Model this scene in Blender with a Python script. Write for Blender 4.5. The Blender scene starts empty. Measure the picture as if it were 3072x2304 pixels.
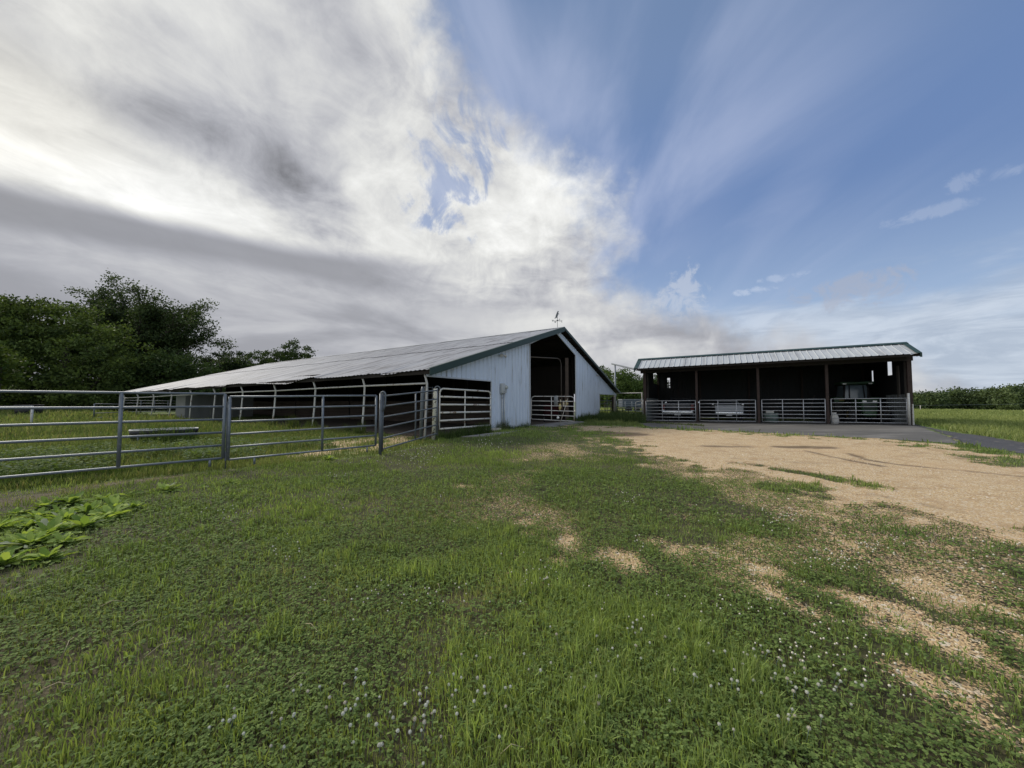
import bpy, bmesh, math, random
import numpy as np
from mathutils import Vector, Matrix
R = math.radians
rng = np.random.default_rng(7)
random.seed(7)

# ------------------------------------------------------------------ camera, light, sky
scn = bpy.context.scene
COL = scn.collection
F, PITCH, CAMZ = 1154.0, math.atan(53/1154), 1.55
cam_d = bpy.data.cameras.new("camera"); cam = bpy.data.objects.new("camera", cam_d); COL.objects.link(cam)
cam_d.sensor_width = 36; cam_d.lens = F/3072*36; cam_d.clip_start = .05; cam_d.clip_end = 6000
cam.location = (0, 0, CAMZ); cam.rotation_euler = (R(90)+PITCH, 0, 0)
scn.camera = cam
scn.render.resolution_x, scn.render.resolution_y = 1024, 768
scn.view_settings.view_transform = 'Standard'; scn.view_settings.look = 'None'
scn.view_settings.exposure = 0.3; scn.view_settings.gamma = 1.0
SUN_AZ, SUN_EL = -57.0, 38.0        # degrees clockwise from +Y, elevation
sun_d = bpy.data.lights.new("sun", 'SUN'); sun = bpy.data.objects.new("sun", sun_d); COL.objects.link(sun)
sun_d.energy = 2.7; sun_d.angle = R(20); sun_d.color = (1, .93, .82)
sdir = Vector((math.sin(R(SUN_AZ))*math.cos(R(SUN_EL)), math.cos(R(SUN_AZ))*math.cos(R(SUN_EL)), math.sin(R(SUN_EL))))
sun.rotation_euler = sdir.to_track_quat('Z', 'Y').to_euler()

world = bpy.data.worlds.new("World"); scn.world = world; world.use_nodes = True
WT = world.node_tree; WT.nodes.clear()

class NG:
    """small helper to write node maths"""
    def __init__(s, tree): s.t = tree
    def n(s, kind, **kw):
        o = s.t.nodes.new(kind)
        for k, v in kw.items(): setattr(o, k, v)
        return o
    def put(s, inp, v):
        if isinstance(v, bpy.types.NodeSocket): s.t.links.new(v, inp)
        elif v is not None:
            if hasattr(inp, 'default_value'):
                try: inp.default_value = v
                except Exception: inp.default_value = (*v, 1)
    def m(s, op, a, b=None, c=None, clamp=False):
        o = s.n('ShaderNodeMath', operation=op, use_clamp=clamp)
        s.put(o.inputs[0], a); s.put(o.inputs[1], b)
        if c is not None: s.put(o.inputs[2], c)
        return o.outputs[0]
    def add(s, a, b): return s.m('ADD', a, b)
    def sub(s, a, b): return s.m('SUBTRACT', a, b)
    def mul(s, a, b): return s.m('MULTIPLY', a, b)
    def ss(s, a, b, x):
        o = s.n('ShaderNodeMapRange', interpolation_type='SMOOTHSTEP')
        s.put(o.inputs[0], x); s.put(o.inputs[1], a); s.put(o.inputs[2], b); o.inputs[3].default_value = 0; o.inputs[4].default_value = 1
        return o.outputs[0]
    def vec(s, x, y, z):
        o = s.n('ShaderNodeCombineXYZ'); s.put(o.inputs[0], x); s.put(o.inputs[1], y); s.put(o.inputs[2], z); return o.outputs[0]
    def noise(s, v, scale, detail=4, rough=.55, dist=0, out=0):
        o = s.n('ShaderNodeTexNoise'); s.put(o.inputs['Vector'], v); o.inputs['Scale'].default_value = scale
        o.inputs['Detail'].default_value = detail; o.inputs['Roughness'].default_value = rough; o.inputs['Distortion'].default_value = dist
        return o.outputs[out]
    def mix(s, f, a, b, blend='MIX'):
        o = s.n('ShaderNodeMix', data_type='RGBA', blend_type=blend)
        s.put(o.inputs[0], f)
        for i, v in ((6, a), (7, b)):
            if isinstance(v, bpy.types.NodeSocket): s.t.links.new(v, o.inputs[i])
            else: o.inputs[i].default_value = (*v, 1) if len(v) == 3 else v
        return o.outputs[2]
    def scale_col(s, col, f):
        o = s.n('ShaderNodeVectorMath', operation='SCALE'); s.put(o.inputs[0], col); s.put(o.inputs[3], f); return o.outputs[0]
    def curve(s, x, pts):
        o = s.n('ShaderNodeFloatCurve'); c = o.mapping.curves[0]
        c.points[0].location = pts[0]; c.points[1].location = pts[-1]
        for p in pts[1:-1]: c.points.new(*p)
        for p in c.points: p.handle_type = 'AUTO'
        o.mapping.update(); s.put(o.inputs[1], x); return o.outputs[0]

def build_sky():
    g = NG(WT)
    sky = g.n('ShaderNodeTexSky', sky_type='NISHITA'); sky.sun_disc = False
    sky.sun_elevation = R(SUN_EL); sky.sun_rotation = R(SUN_AZ); sky.altitude = 100; sky.air_density = 1.0; sky.dust_density = .6; sky.ozone_density = 1.6
    D = g.n('ShaderNodeTexCoord').outputs['Generated']
    sp = g.n('ShaderNodeSeparateXYZ'); WT.links.new(D, sp.inputs[0]); X, Y, Z = sp.outputs
    az = g.mul(g.m('ARCTAN2', X, Y), 57.2958)
    el = g.mul(g.m('ARCSINE', Z), 57.2958)
    # a flat cloud layer overhead: streaks run towards azimuth +5 degrees
    zz = g.m('MAXIMUM', g.add(Z, .10), .05)
    ca, sa = math.cos(R(6)), math.sin(R(6))
    u = g.m('DIVIDE', g.sub(g.mul(X, ca), g.mul(Y, sa)), zz)
    v = g.m('DIVIDE', g.add(g.mul(X, sa), g.mul(Y, ca)), zz)
    streak = g.noise(g.vec(g.mul(u, 1.0), g.mul(v, .62), 3.1), 1.5, 7, .55, .5)
    streak2 = g.noise(g.vec(g.mul(u, 1.0), g.mul(v, .26), 7.7), 1.7, 6, .52, .5)
    soft = g.noise(g.vec(g.mul(u, 1.0), g.mul(v, .6), 9.0), 1.0, 3, .45, .3)
    fluff = g.noise(D, 5.0, 8, .58, .25)
    fluff2 = g.noise(D, 14.0, 6, .6, .2)
    # coverage: where the bank of cloud ends (azimuth against elevation)
    bpts = [(0, 52), (4, 46), (7.8, 36), (11, 28), (13.4, 21), (16.4, 17), (23.8, 13.5), (31.9, 7.5), (36.5, 2), (39.6, -3.5), (45.8, -10), (60, -22), (90, -40)]
    azb = g.sub(g.mul(g.curve(g.m('DIVIDE', el, 90.0), [(e/90, (a+60)/160) for e, a in bpts]), 160.0), 60.0)
    edge = g.add(g.sub(azb, az), g.add(g.mul(g.sub(fluff, .5), 26.0), g.mul(g.sub(fluff2, .5), 9.0)))
    def blob(a, e, ra, re, amp=1, warp=0.0, warpf=fluff2):
        da = g.m('DIVIDE', g.sub(az, a), ra); de = g.m('DIVIDE', g.sub(el, e), re)
        d2 = g.add(g.mul(da, da), g.mul(de, de))
        if warp: d2 = g.add(d2, g.mul(g.sub(warpf, .5), warp))
        return g.mul(g.ss(1.0, 0.0, d2), amp)
    hn = g.noise(g.vec(g.mul(X, 1.25), g.mul(Y, .8), g.add(g.mul(Z, .9), 0.37)), 6.5, 9, .62, .9)
    wide = blob(-8.8, 31.5, 11.0, 11.0)
    tear = g.mul(g.ss(.50, .66, g.add(hn, g.sub(g.mul(wide, .17), .10))), g.ss(0.0, .35, wide))
    edge = g.add(edge, g.mul(g.sub(g.noise(D, 28.0, 6, .65, .3), .5), 5.0))
    cov = g.mul(g.ss(-5.0, 8.0, edge), g.sub(1.0, g.mul(tear, .80)))
    # unseen, behind the camera: added bright broken cloud that lights ground and gable
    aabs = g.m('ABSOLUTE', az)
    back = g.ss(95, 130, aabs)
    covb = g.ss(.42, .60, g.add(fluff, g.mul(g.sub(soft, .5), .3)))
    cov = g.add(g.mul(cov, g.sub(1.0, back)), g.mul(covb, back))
    # brightness of the cloud
    band = g.mul(g.mul(g.ss(13.2, 17.0, g.add(el, g.mul(g.sub(soft, .5), 5))), g.ss(20.6, 18.4, g.add(el, g.mul(g.sub(soft, .5), 3.0)))), g.ss(-2, -26, az))
    sm = g.ss(.36, .64, streak)
    low = g.ss(18.0, 11.0, el)
    lowstr = g.ss(.35, .65, g.noise(g.vec(g.mul(az, .032), g.mul(el, .115), 1.0), 1.6, 7, .55, .35))
    lum = g.add(.44, g.mul(sm, .22))
    patch = g.add(blob(-38.5, 27.5, 12, 6, .17, .9, streak), blob(-27, 24.5, 8, 5, .14, .9, streak))
    lum = g.sub(lum, patch)
    lum = g.add(lum, g.mul(blob(-50, 23.8, 34, 5.5, .11), 1.0))
    lum = g.add(lum, blob(-57, 34, 30, 26, .13)); lum = g.add(lum, g.mul(g.sub(g.noise(D, 3.6, 8, .6, .5), .5), .42))
    lum = g.add(lum, blob(4, 27, 12, 14, .02, 1))
    fine_s = g.noise(g.vec(g.mul(u, 1.0), g.mul(v, .8), 21.0), 4.0, 10, .64, .9)
    lum = g.add(lum, g.add(g.mul(g.sub(fine_s, .5), .42), g.mul(g.sub(g.noise(D, 11.0, 9, .64, .8), .5), g.add(.12, g.mul(g.ss(-40, 0, az), .34)))))
    lumlow = g.add(.30, g.mul(lowstr, .17))
    lumlow = g.add(lumlow, g.mul(g.ss(.40, .62, fluff), g.mul(g.ss(-12, 8, az), .17)))
    lum = g.add(g.mul(lum, g.sub(1.0, low)), g.mul(lumlow, low))
    lum = g.sub(lum, g.mul(g.mul(band, .9), g.sub(lum, .25)))
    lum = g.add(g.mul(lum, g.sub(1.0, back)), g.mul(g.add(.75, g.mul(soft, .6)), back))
    ccol = g.mix(g.ss(.30, .66, lum), (.96, .98, 1.075), (1.0, 1.005, .985))
    glow = g.m('ADD', blob(-58, 25, 15, 7, 1.0), blob(-60, 30, 22, 18, .5))
    ccol = g.mix(g.mul(glow, .55), ccol, (1.02, 1.0, .93))
    cloud = g.scale_col(ccol, lum)
    # clear sky with thin cirrus
    clear = g.mix(1.0, g.scale_col(sky.outputs[0], .085), (1.02, 1.0, 1.0), 'MULTIPLY')
    blue = g.mix(g.ss(2, 26, el), (.36, .47, .63), (.133, .215, .415))
    blue = g.mix(g.ss(26, 48, el), blue, (.112, .188, .34))
    clear = g.mix(.8, clear, blue)
    cz = g.mul(g.ss(.42, .70, streak2), g.mul(g.ss(3, 24, el), g.ss(60, 15, az)))
    veil = g.mul(g.ss(.40, .75, soft), .16)
    cz = g.add(g.mul(cz, .62), g.mul(veil, g.ss(60, 20, az)))
    clear = g.mix(cz, clear, (.42, .47, .62))
    fl3 = g.noise(D, 22.0, 8, .66, .6)
    # low grey-blue streaks far right, small loose clouds
    rs = g.mul(g.mul(g.ss(14.0, 5.0, g.add(el, g.mul(g.sub(lowstr, .5), 6))), g.ss(20, 34, az)), g.ss(115, 75, az))
    clear = g.mix(g.mul(rs, .78), clear, g.mix(g.ss(.36, .64, g.noise(g.vec(g.mul(az, .05), g.mul(el, .22), 4.0), 2.2, 8, .64, .5)), (.36, .41, .49), (.53, .58, .65)))
    for a, e, ra, re, amp, lumc in ((32.2, 13.8, 2.4, .42, .36, (.56, .61, .71)), (35.4, 14.9, 2.2, .4, .28, (.54, .59, .70)), (41.8, 12.3, 4.6, 1.6, .55, (.34, .36, .43)),
                                    (24.0, 14.2, 3.2, 2.9, .6, (.46, .50, .58)), (47.6, 18.6, 3.0, .55, .26, (.46, .51, .62)), (51.5, 20.5, 2.4, .7, .24, (.46, .51, .62))):
        clear = g.mix(g.mul(g.m('POWER', blob(a, e, ra*1.3, re*1.4, 1.0, 4.5, fl3), 1.5), amp), clear, lumc)
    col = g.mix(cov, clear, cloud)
    # below the horizon: dull ground tone
    col = g.mix(g.ss(-.5, -3, el), col, (.06, .07, .04))
    bg = g.n('ShaderNodeBackground'); bg.inputs[1].default_value = .1
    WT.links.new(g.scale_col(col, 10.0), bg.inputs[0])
    out = g.n('ShaderNodeOutputWorld'); WT.links.new(bg.outputs[0], out.inputs[0])
build_sky()

# ------------------------------------------------------------------ helpers
def ray(px, py):
    xc, zc = (px-1536)/F, (1152-py)/F
    c, s = math.cos(PITCH), math.sin(PITCH)
    return np.array([xc, c-s*zc, s+c*zc])
def at(px, py, Y):
    d = ray(px, py); k = Y/d[1]
    return Vector((d[0]*k, Y, CAMZ+d[2]*k))
def sstep(a, b, x):
    t = np.clip((np.asarray(x, float)-a)/(b-a), 0, 1); return t*t*(3-2*t)
def G(x, y):
    x = np.asarray(x, float); y = np.asarray(y, float); r = np.hypot(x, y)
    z = .2*sstep(8, 18, y)+.15*sstep(8, 20, x)*sstep(6, 15, y)
    z = z-1.65*sstep(30, 210, r)*sstep(8, 40, x)*sstep(5, 30, y)
    z = z+.32*sstep(26, 60, r)*sstep(-6, -24, x)
    z = z+.018*np.sin(x*.9+.4)*np.cos(y*.8)*sstep(2, 6, r)*(1-sstep(14, 22, y))+.06*np.sin(x*.11+1)*np.sin(y*.13)*sstep(24, 50, r)
    return z
def Gz(x, y): return float(G(x, y))
def gp(px, py):
    d = ray(px, py); z = 0.1
    for _ in range(12):
        k = (z-CAMZ)/d[2]; z = Gz(d[0]*k, d[1]*k)
    return np.array([d[0]*k, d[1]*k])
def vnoise(x, y, seed=0):
    xi = np.floor(x).astype(np.int64); yi = np.floor(y).astype(np.int64); fx = x-xi; fy = y-yi
    fx = fx*fx*(3-2*fx); fy = fy*fy*(3-2*fy)
    def h(a, b):
        n = (a*374761393+b*668265263+seed*974634221) & 0x7fffffff
        n = ((n ^ (n >> 13))*1274126177) & 0x7fffffff
        return ((n ^ (n >> 16)) & 0xffff)/65535.
    return (h(xi, yi)*(1-fx)+h(xi+1, yi)*fx)*(1-fy)+(h(xi, yi+1)*(1-fx)+h(xi+1, yi+1)*fx)*fy
def fbm(x, y, scale, seed=0, oct=3):
    s = 0; a = 1; t = 0
    for i in range(oct):
        s = s+a*vnoise(x*scale*2**i, y*scale*2**i, seed+i); t += a; a *= .5
    return s/t

def rootloc(p):
    while p is not None and p.parent is not None: p = p.parent
    return Vector(p.location) if p is not None else Vector((0, 0, 0))
def tag(o, label=None, cat=None, group=None, kind=None):
    for k, v in (('label', label), ('category', cat), ('group', group), ('kind', kind)):
        if v: o[k] = v
    return o
def thing(name, label, cat, loc, group=None):
    o = bpy.data.objects.new(name, None); COL.objects.link(o); o.location = loc; o.empty_display_size = .2
    return tag(o, label, cat, group)

class MB:
    def __init__(s): s.v = []; s.f = []; s.sm = []; s.mi = []
    def face(s, idx, smooth=False, mi=0): s.f.append(idx); s.sm.append(smooth); s.mi.append(mi)
    def poly(s, pts, smooth=False, mi=0):
        b = len(s.v); s.v += [tuple(p) for p in pts]; s.face(list(range(b, b+len(pts))), smooth, mi)
    def hexa(s, p, mi=0):
        b = len(s.v); s.v += [tuple(q) for q in p]
        for q in ((0, 3, 2, 1), (4, 5, 6, 7), (0, 1, 5, 4), (1, 2, 6, 5), (2, 3, 7, 6), (3, 0, 4, 7)): s.face([b+i for i in q], False, mi)
    def box(s, c, h, ax=None, mi=0):
        c = Vector(c); ax = ax or (Vector((1, 0, 0)), Vector((0, 1, 0)), Vector((0, 0, 1)))
        X, Y, Z = ax[0]*h[0], ax[1]*h[1], ax[2]*h[2]
        s.hexa([c-X-Y-Z, c+X-Y-Z, c+X+Y-Z, c-X+Y-Z, c-X-Y+Z, c+X-Y+Z, c+X+Y+Z, c-X+Y+Z], mi)
    def cbox(s, c, h, ax=None, bev=.02, seg=2):
        ax = ax or (Vector((1, 0, 0)), Vector((0, 1, 0)), Vector((0, 0, 1)))
        bm = bmesh.new(); bmesh.ops.create_cube(bm, size=2)
        for v in bm.verts: v.co = Vector((v.co.x*h[0], v.co.y*h[1], v.co.z*h[2]))
        bmesh.ops.bevel(bm, geom=bm.edges[:], offset=min(bev, .9*min(h)), segments=seg, affect='EDGES', profile=.6)
        s.addbm(bm, c, ax)
    def addbm(s, bm, c, ax, smooth=True):
        b = len(s.v); c = Vector(c); bm.verts.index_update()
        for v in bm.verts: s.v.append(tuple(c+ax[0]*v.co.x+ax[1]*v.co.y+ax[2]*v.co.z))
        for f in bm.faces: s.face([b+v.index for v in f.verts], smooth)
        bm.free()
    def bar(s, p0, p1, w, h, up=Vector((0, 0, 1)), mi=0):
        p0 = Vector(p0); p1 = Vector(p1); d = (p1-p0); L = d.length; d.normalize()
        if abs(d.dot(up)) > .98: up = Vector((1, 0, 0))
        sd = d.cross(up).normalized(); u = sd.cross(d)
        s.box((p0+p1)/2, (L/2, w/2, h/2), (d, sd, u), mi)
    def tube(s, pts, r, n=8, caps=True):
        pts = [Vector(p) for p in pts]; b0 = len(s.v); N = len(pts)
        rr = r if hasattr(r, '__len__') else [r]*N
        up = None
        for i, p in enumerate(pts):
            d = (pts[min(i+1, N-1)]-pts[max(i-1, 0)]).normalized()
            if up is None: up = Vector((0, 0, 1)) if abs(d.z) < .9 else Vector((1, 0, 0))
            a = d.cross(up).normalized(); bb = a.cross(d).normalized(); up = bb
            for k in range(n):
                t = 2*math.pi*k/n; s.v.append(tuple(p+(a*math.cos(t)+bb*math.sin(t))*rr[i]))
        for i in range(N-1):
            for k in range(n):
                s.face([b0+i*n+k, b0+i*n+(k+1) % n, b0+(i+1)*n+(k+1) % n, b0+(i+1)*n+k], True)
        if caps:
            s.face([b0+k for k in range(n)][::-1]); s.face([b0+(N-1)*n+k for k in range(n)])
    def prism(s, pts, off):
        off = Vector(off); b = len(s.v); n = len(pts)
        s.v += [tuple(p) for p in pts]+[tuple(Vector(p)+off) for p in pts]
        s.face(list(range(n))); s.face([b+n+i for i in range(n)][::-1]) if False else None
        s.f[-1] = [b+i for i in range(n)]
        s.face([b+n+i for i in range(n)][::-1])
        for i in range(n): s.face([b+i, b+(i+1) % n, b+n+(i+1) % n, b+n+i][::-1])
    def ball(s, c, r, n=8, m=6, sq=(1, 1, 1)):
        b = len(s.v); c = Vector(c)
        for j in range(m+1):
            p = math.pi*j/m
            for k in range(n):
                t = 2*math.pi*k/n
                s.v.append((c.x+r*sq[0]*math.sin(p)*math.cos(t), c.y+r*sq[1]*math.sin(p)*math.sin(t), c.z+r*sq[2]*math.cos(p)))
        for j in range(m):
            for k in range(n): s.face([b+j*n+k, b+(j+1)*n+k, b+(j+1)*n+(k+1) % n, b+j*n+(k+1) % n], True)
    def build(s, name, mat, parent=None, loc=None):
        me = bpy.data.meshes.new(name)
        off = rootloc(parent) if parent is not None else Vector(loc or (0, 0, 0))
        me.from_pydata([(x-off.x, y-off.y, z-off.z) for x, y, z in s.v], [], s.f)
        me.polygons.foreach_set('use_smooth', s.sm)
        mats = mat if isinstance(mat, (list, tuple)) else [mat]
        for mm in mats: me.materials.append(mm)
        me.polygons.foreach_set('material_index', s.mi)
        o = bpy.data.objects.new(name, me); COL.objects.link(o)
        if parent is not None: o.parent = parent
        else: o.location = off
        return o
def npmesh(name, V, T, mat, cols=None, parent=None, smooth=False, uv=None):
    """triangle (T: n x 3) or quad (n x 4) mesh from arrays"""
    me = bpy.data.meshes.new(name); V = np.asarray(V, np.float32); T = np.asarray(T, np.int32); k = T.shape[1]
    if parent is not None: V = V-np.array(rootloc(parent), np.float32)
    me.vertices.add(len(V)); me.vertices.foreach_set('co', V.ravel())
    me.loops.add(T.size); me.loops.foreach_set('vertex_index', T.ravel())
    me.polygons.add(len(T)); me.polygons.foreach_set('loop_start', np.arange(0, T.size, k, dtype=np.int32))
    me.update(calc_edges=True)
    if smooth: me.polygons.foreach_set('use_smooth', np.ones(len(T), bool))
    if cols is not None:
        a = me.color_attributes.new('tint', 'FLOAT_COLOR', 'POINT'); c = np.ones((len(V), 4), np.float32); c[:, :cols.shape[1]] = cols
        a.data.foreach_set('color', c.ravel())
    me.materials.append(mat); me.validate()
    o = bpy.data.objects.new(name, me); COL.objects.link(o)
    if parent is not None: o.parent = parent
    return o

# ------------------------------------------------------------------ materials
def newmat(name):
    m = bpy.data.materials.new(name); m.use_nodes = True; m.node_tree.nodes.clear()
    g = NG(m.node_tree); b = g.n('ShaderNodeBsdfPrincipled'); o = g.n('ShaderNodeOutputMaterial'); m.node_tree.links.new(b.outputs[0], o.inputs[0])
    return m, g, b, o
def coords(g, stretch=(1, 1, 1)):
    geo = g.n('ShaderNodeNewGeometry'); mp = g.n('ShaderNodeMapping'); g.put(mp.inputs[0], geo.outputs['Position']); mp.inputs['Scale'].default_value = stretch
    return mp.outputs[0]
def pmat(name, base, var=.25, scale=6, rough=.6, metal=0, second=None, thr=(.55, .62), s2=9, stretch=(1, 1, 1), stretch2=None, bump=0, spec=.4):
    m, g, b, o = newmat(name); c = coords(g, stretch)
    n1 = g.noise(c, scale, 5, .6)
    col = g.mix(n1, tuple(x*(1-var) for x in base), tuple(x*(1+var) for x in base))
    if second is not None:
        n2 = g.noise(coords(g, stretch2 or stretch), s2, 6, .65)
        col = g.mix(g.ss(thr[0], thr[1], n2), col, second)
    m.node_tree.links.new(col, b.inputs['Base Color'])
    b.inputs['Metallic'].default_value = metal
    g.put(b.inputs['Roughness'], g.add(rough-.1, g.mul(n1, .2))); b.inputs['Specular IOR Level'].default_value = spec
    if bump:
        bp = g.n('ShaderNodeBump'); bp.inputs['Strength'].default_value = bump; bp.inputs['Distance'].default_value = .02
        g.put(bp.inputs['Height'], g.noise(c, scale*5, 5, .65)); m.node_tree.links.new(bp.outputs[0], b.inputs['Normal'])
    return m
def leafmat(name, trans=.3, rough=.55, spec=.25):
    m, g, b, o = newmat(name)
    a = g.n('ShaderNodeAttribute'); a.attribute_name = 'tint'
    g.put(b.inputs['Base Color'], a.outputs['Color']); b.inputs['Roughness'].default_value = rough; b.inputs['Specular IOR Level'].default_value = spec
    t = g.n('ShaderNodeBsdfTranslucent'); g.put(t.inputs[0], g.mix(1.0, a.outputs['Color'], (1.25, 1.25, .6), 'MULTIPLY'))
    mx = g.n('ShaderNodeMixShader'); mx.inputs[0].default_value = trans
    m.node_tree.links.new(b.outputs[0], mx.inputs[1]); m.node_tree.links.new(t.outputs[0], mx.inputs[2]); m.node_tree.links.new(mx.outputs[0], o.inputs[0])
    return m
A_ = Vector((-.8467, .5321, 0)); G_ = Vector((.5321, .8467, 0))      # the barn: along it, across its gable
def barnwall_mat():
    m, g, b, o = newmat('painted_white_sheet')
    geo = g.n('ShaderNodeNewGeometry'); P = geo.outputs['Position']
    d = g.n('ShaderNodeVectorMath', operation='DOT_PRODUCT'); g.put(d.inputs[0], P); d.inputs[1].default_value = G_; t = d.outputs['Value']
    s3 = g.n('ShaderNodeSeparateXYZ'); g.put(s3.inputs[0], P); z = s3.outputs[2]
    n1 = g.noise(P, 1.1, 5, .6)
    run = g.noise(g.vec(g.mul(t, 1.0), g.mul(z, .10), 0.0), 5.5, 6, .65)       # rain streaks running down the sheet
    spots = g.noise(P, 9, 6, .7)
    fr = g.m('FRACT', g.m('DIVIDE', t, .305)); line = g.mul(g.ss(.62, .70, fr), g.ss(.96, .90, fr))
    col = g.mix(n1, (.54, .61, .72), (.62, .69, .79))
    col = g.mix(g.mul(g.ss(.56, .70, run), .75), col, (.30, .30, .29))
    col = g.mix(g.mul(g.ss(.62, .74, spots), .5), col, (.36, .35, .32))
    col = g.mix(g.mul(line, g.add(.05, g.mul(g.ss(.46, .68, run), .42))), col, (.27, .29, .31))
    dirt = g.mul(g.ss(1.25, .3, g.add(z, g.mul(spots, .9))), .7)
    col = g.mix(dirt, col, (.30, .28, .22))
    g.put(b.inputs['Base Color'], col); b.inputs['Roughness'].default_value = .45; b.inputs['Specular IOR Level'].default_value = .4
    return m
def roof_mat(name, across, along, c0, c1, streakc, amt):
    m, g, b, o = newmat(name)
    P = g.n('ShaderNodeNewGeometry').outputs['Position']
    def dot(v):
        d = g.n('ShaderNodeVectorMath', operation='DOT_PRODUCT'); g.put(d.inputs[0], P); d.inputs[1].default_value = v; return d.outputs['Value']
    t, s = dot(across), dot(along)
    st = g.noise(g.vec(g.mul(s, 1.0), g.mul(t, .12), 0.0), 2.6, 8, .72)
    st2 = g.noise(g.vec(g.mul(s, 1.0), g.mul(t, .22), 5.0), 1.2, 5, .6)
    sheet = g.noise(g.vec(g.m('FLOOR', g.mul(s, 1.09)), g.m('FLOOR', g.mul(t, .17)), 2.0), 7.3, 0, .5)
    col = g.mix(sheet, c0, c1)
    col = g.mix(g.mul(g.ss(.46, .66, st), amt), col, streakc)
    col = g.mix(g.mul(g.ss(.52, .75, st2), amt*.6), col, tuple(x*.8 for x in streakc))
    g.put(b.inputs['Base Color'], col); b.inputs['Metallic'].default_value = 0; b.inputs['Roughness'].default_value = .62; b.inputs['Specular IOR Level'].default_value = .25
    return m
M = dict(
    wall=barnwall_mat(),
    roof=roof_mat('weathered_roof_sheet', G_, A_, (.25, .255, .275), (.385, .39, .41), (.085, .08, .08), .82),
    under=pmat('shade_toned_underside', (.030, .028, .027), .4, 2, .7),  # same sheet metal, its colour darkened to keep the inside in shade
    green=pmat('green_trim', (.020, .044, .037), .3, 4, .5, second=(.07, .085, .08), thr=(.62, .72)),
    galv=pmat('galvanized_pipe', (.17, .19, .21), .35, 7, .5, .35, second=(.30, .33, .35), thr=(.60, .70), s2=14),
    galvpost=pmat('grey_pipe_post', (.13, .145, .16), .35, 5, .55, .3, second=(.11, .10, .09), thr=(.60, .68), s2=11),
    white_pipe=pmat('white_painted_pipe', (.52, .51, .485), .15, 5, .5, second=(.26, .19, .14), thr=(.57, .66), s2=6, spec=.3),
    peel=pmat('peeling_white_paint', (.66, .64, .58), .12, 6, .55, second=(.21, .13, .085), thr=(.56, .61), s2=5, stretch2=(1, 1, 1)),
    peelpost=pmat('flaking_white_post', (.62, .60, .50), .15, 6, .6, second=(.12, .10, .07), thr=(.53, .58), s2=12),
    rust=pmat('rusty_steel', (.044, .028, .023), .45, 5, .8, second=(.03, .02, .018), thr=(.5, .62), s2=7, bump=.3),
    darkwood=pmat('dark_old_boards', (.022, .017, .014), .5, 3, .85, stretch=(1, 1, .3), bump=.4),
    brownwood=pmat('brown_stall_boards', (.085, .064, .050), .5, 3, .85, stretch=(.5, .5, 2), bump=.4),
    tin=pmat('grey_tin', (.21, .215, .21), .25, 2.5, .5, .2, second=(.16, .14, .12), thr=(.58, .72), s2=2, stretch=(1, 1, .25)),
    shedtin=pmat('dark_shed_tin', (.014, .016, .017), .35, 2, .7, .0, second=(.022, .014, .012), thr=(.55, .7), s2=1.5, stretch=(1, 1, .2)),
    concrete=pmat('worn_concrete', (.27, .26, .24), .25, 2, .85, second=(.15, .14, .12), thr=(.52, .68), s2=1.5, bump=.2),
    dirt=pmat('trodden_dirt', (.095, .075, .058), .35, 2, .95, second=(.05, .04, .032), thr=(.5, .65), s2=3, bump=.5),
    weathered=pmat('weathered_board', (.46, .43, .38), .25, 3, .8, second=(.2, .17, .13), thr=(.54, .64), s2=10),
    black=pmat('black_plastic', (.014, .014, .016), .4, 5, .5),
    rubber=pmat('tyre_rubber', (.02, .02, .02), .3, 9, .85),
    whiterim=pmat('bleached_white_rim', (.62, .61, .57), .15, 6, .6, second=(.3, .26, .2), thr=(.62, .7)),
    silver=pmat('silver_car_paint', (.26, .275, .29), .1, 3, .4, .3, second=(.28, .28, .27), thr=(.6, .8)),
    blackpaint=pmat('black_car_paint', (.012, .012, .016), .2, 3, .22, spec=.5),
    chrome=pmat('chrome', (.62, .63, .65), .1, 6, .25, .9),
    glass=pmat('dark_window_glass', (.02, .025, .03), .2, 3, .08, spec=.6),
    cabglass=pmat('tractor_cab_glass', (.13, .17, .20), .25, 2.5, .12, spec=.6),
    redlamp=pmat('red_lamp', (.09, .008, .008), .2, 5, .3),
    lamp=pmat('lamp_lens', (.72, .72, .70), .1, 5, .25),
    tractor=pmat('green_machine_paint', (.018, .055, .022), .25, 4, .4),
    yellow=pmat('yellow_paint', (.10, .08, .02), .25, 4, .5),
    drum=pmat('faded_green_drum', (.11, .15, .135), .25, 4, .55),
    sack=pmat('pale_woven_sack', (.50, .49, .46), .2, 20, .85, bump=.3),
    glove=pmat('yellow_leather_glove', (.50, .40, .17), .25, 16, .8, bump=.3),
    cream=pmat('cream_leather_glove', (.55, .49, .35), .25, 16, .8, bump=.3),
    greycloth=pmat('grey_cloth', (.20, .21, .215), .25, 14, .9, bump=.3),
    leather=pmat('brown_leather', (.055, .030, .018), .4, 12, .6),
    redbox=pmat('red_metal_box', (.022, .004, .005), .3, 4, .8, spec=.1),
    bark=pmat('bark', (.055, .045, .035), .45, 3, .9, stretch=(1, 1, .25), bump=.6),
    metergrey=pmat('grey_meter_box', (.46, .48, .48), .18, 5, .5, .2, second=(.2, .19, .17), thr=(.58, .7)),
    wire=pmat('thin_wire', (.22, .23, .24), .2, 5, .5, .5),
    redroof=pmat('far_roof', (.45, .36, .34), .2, 2, .7),
    foliage=leafmat('tree_leaves', .25, .7, .12), grass=leafmat('grass_blades', .40, .7, .12), weed=leafmat('weed_leaves', .38, .75, .1), clover=leafmat('clover_leaves', .3, .75, .08),
)
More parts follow.
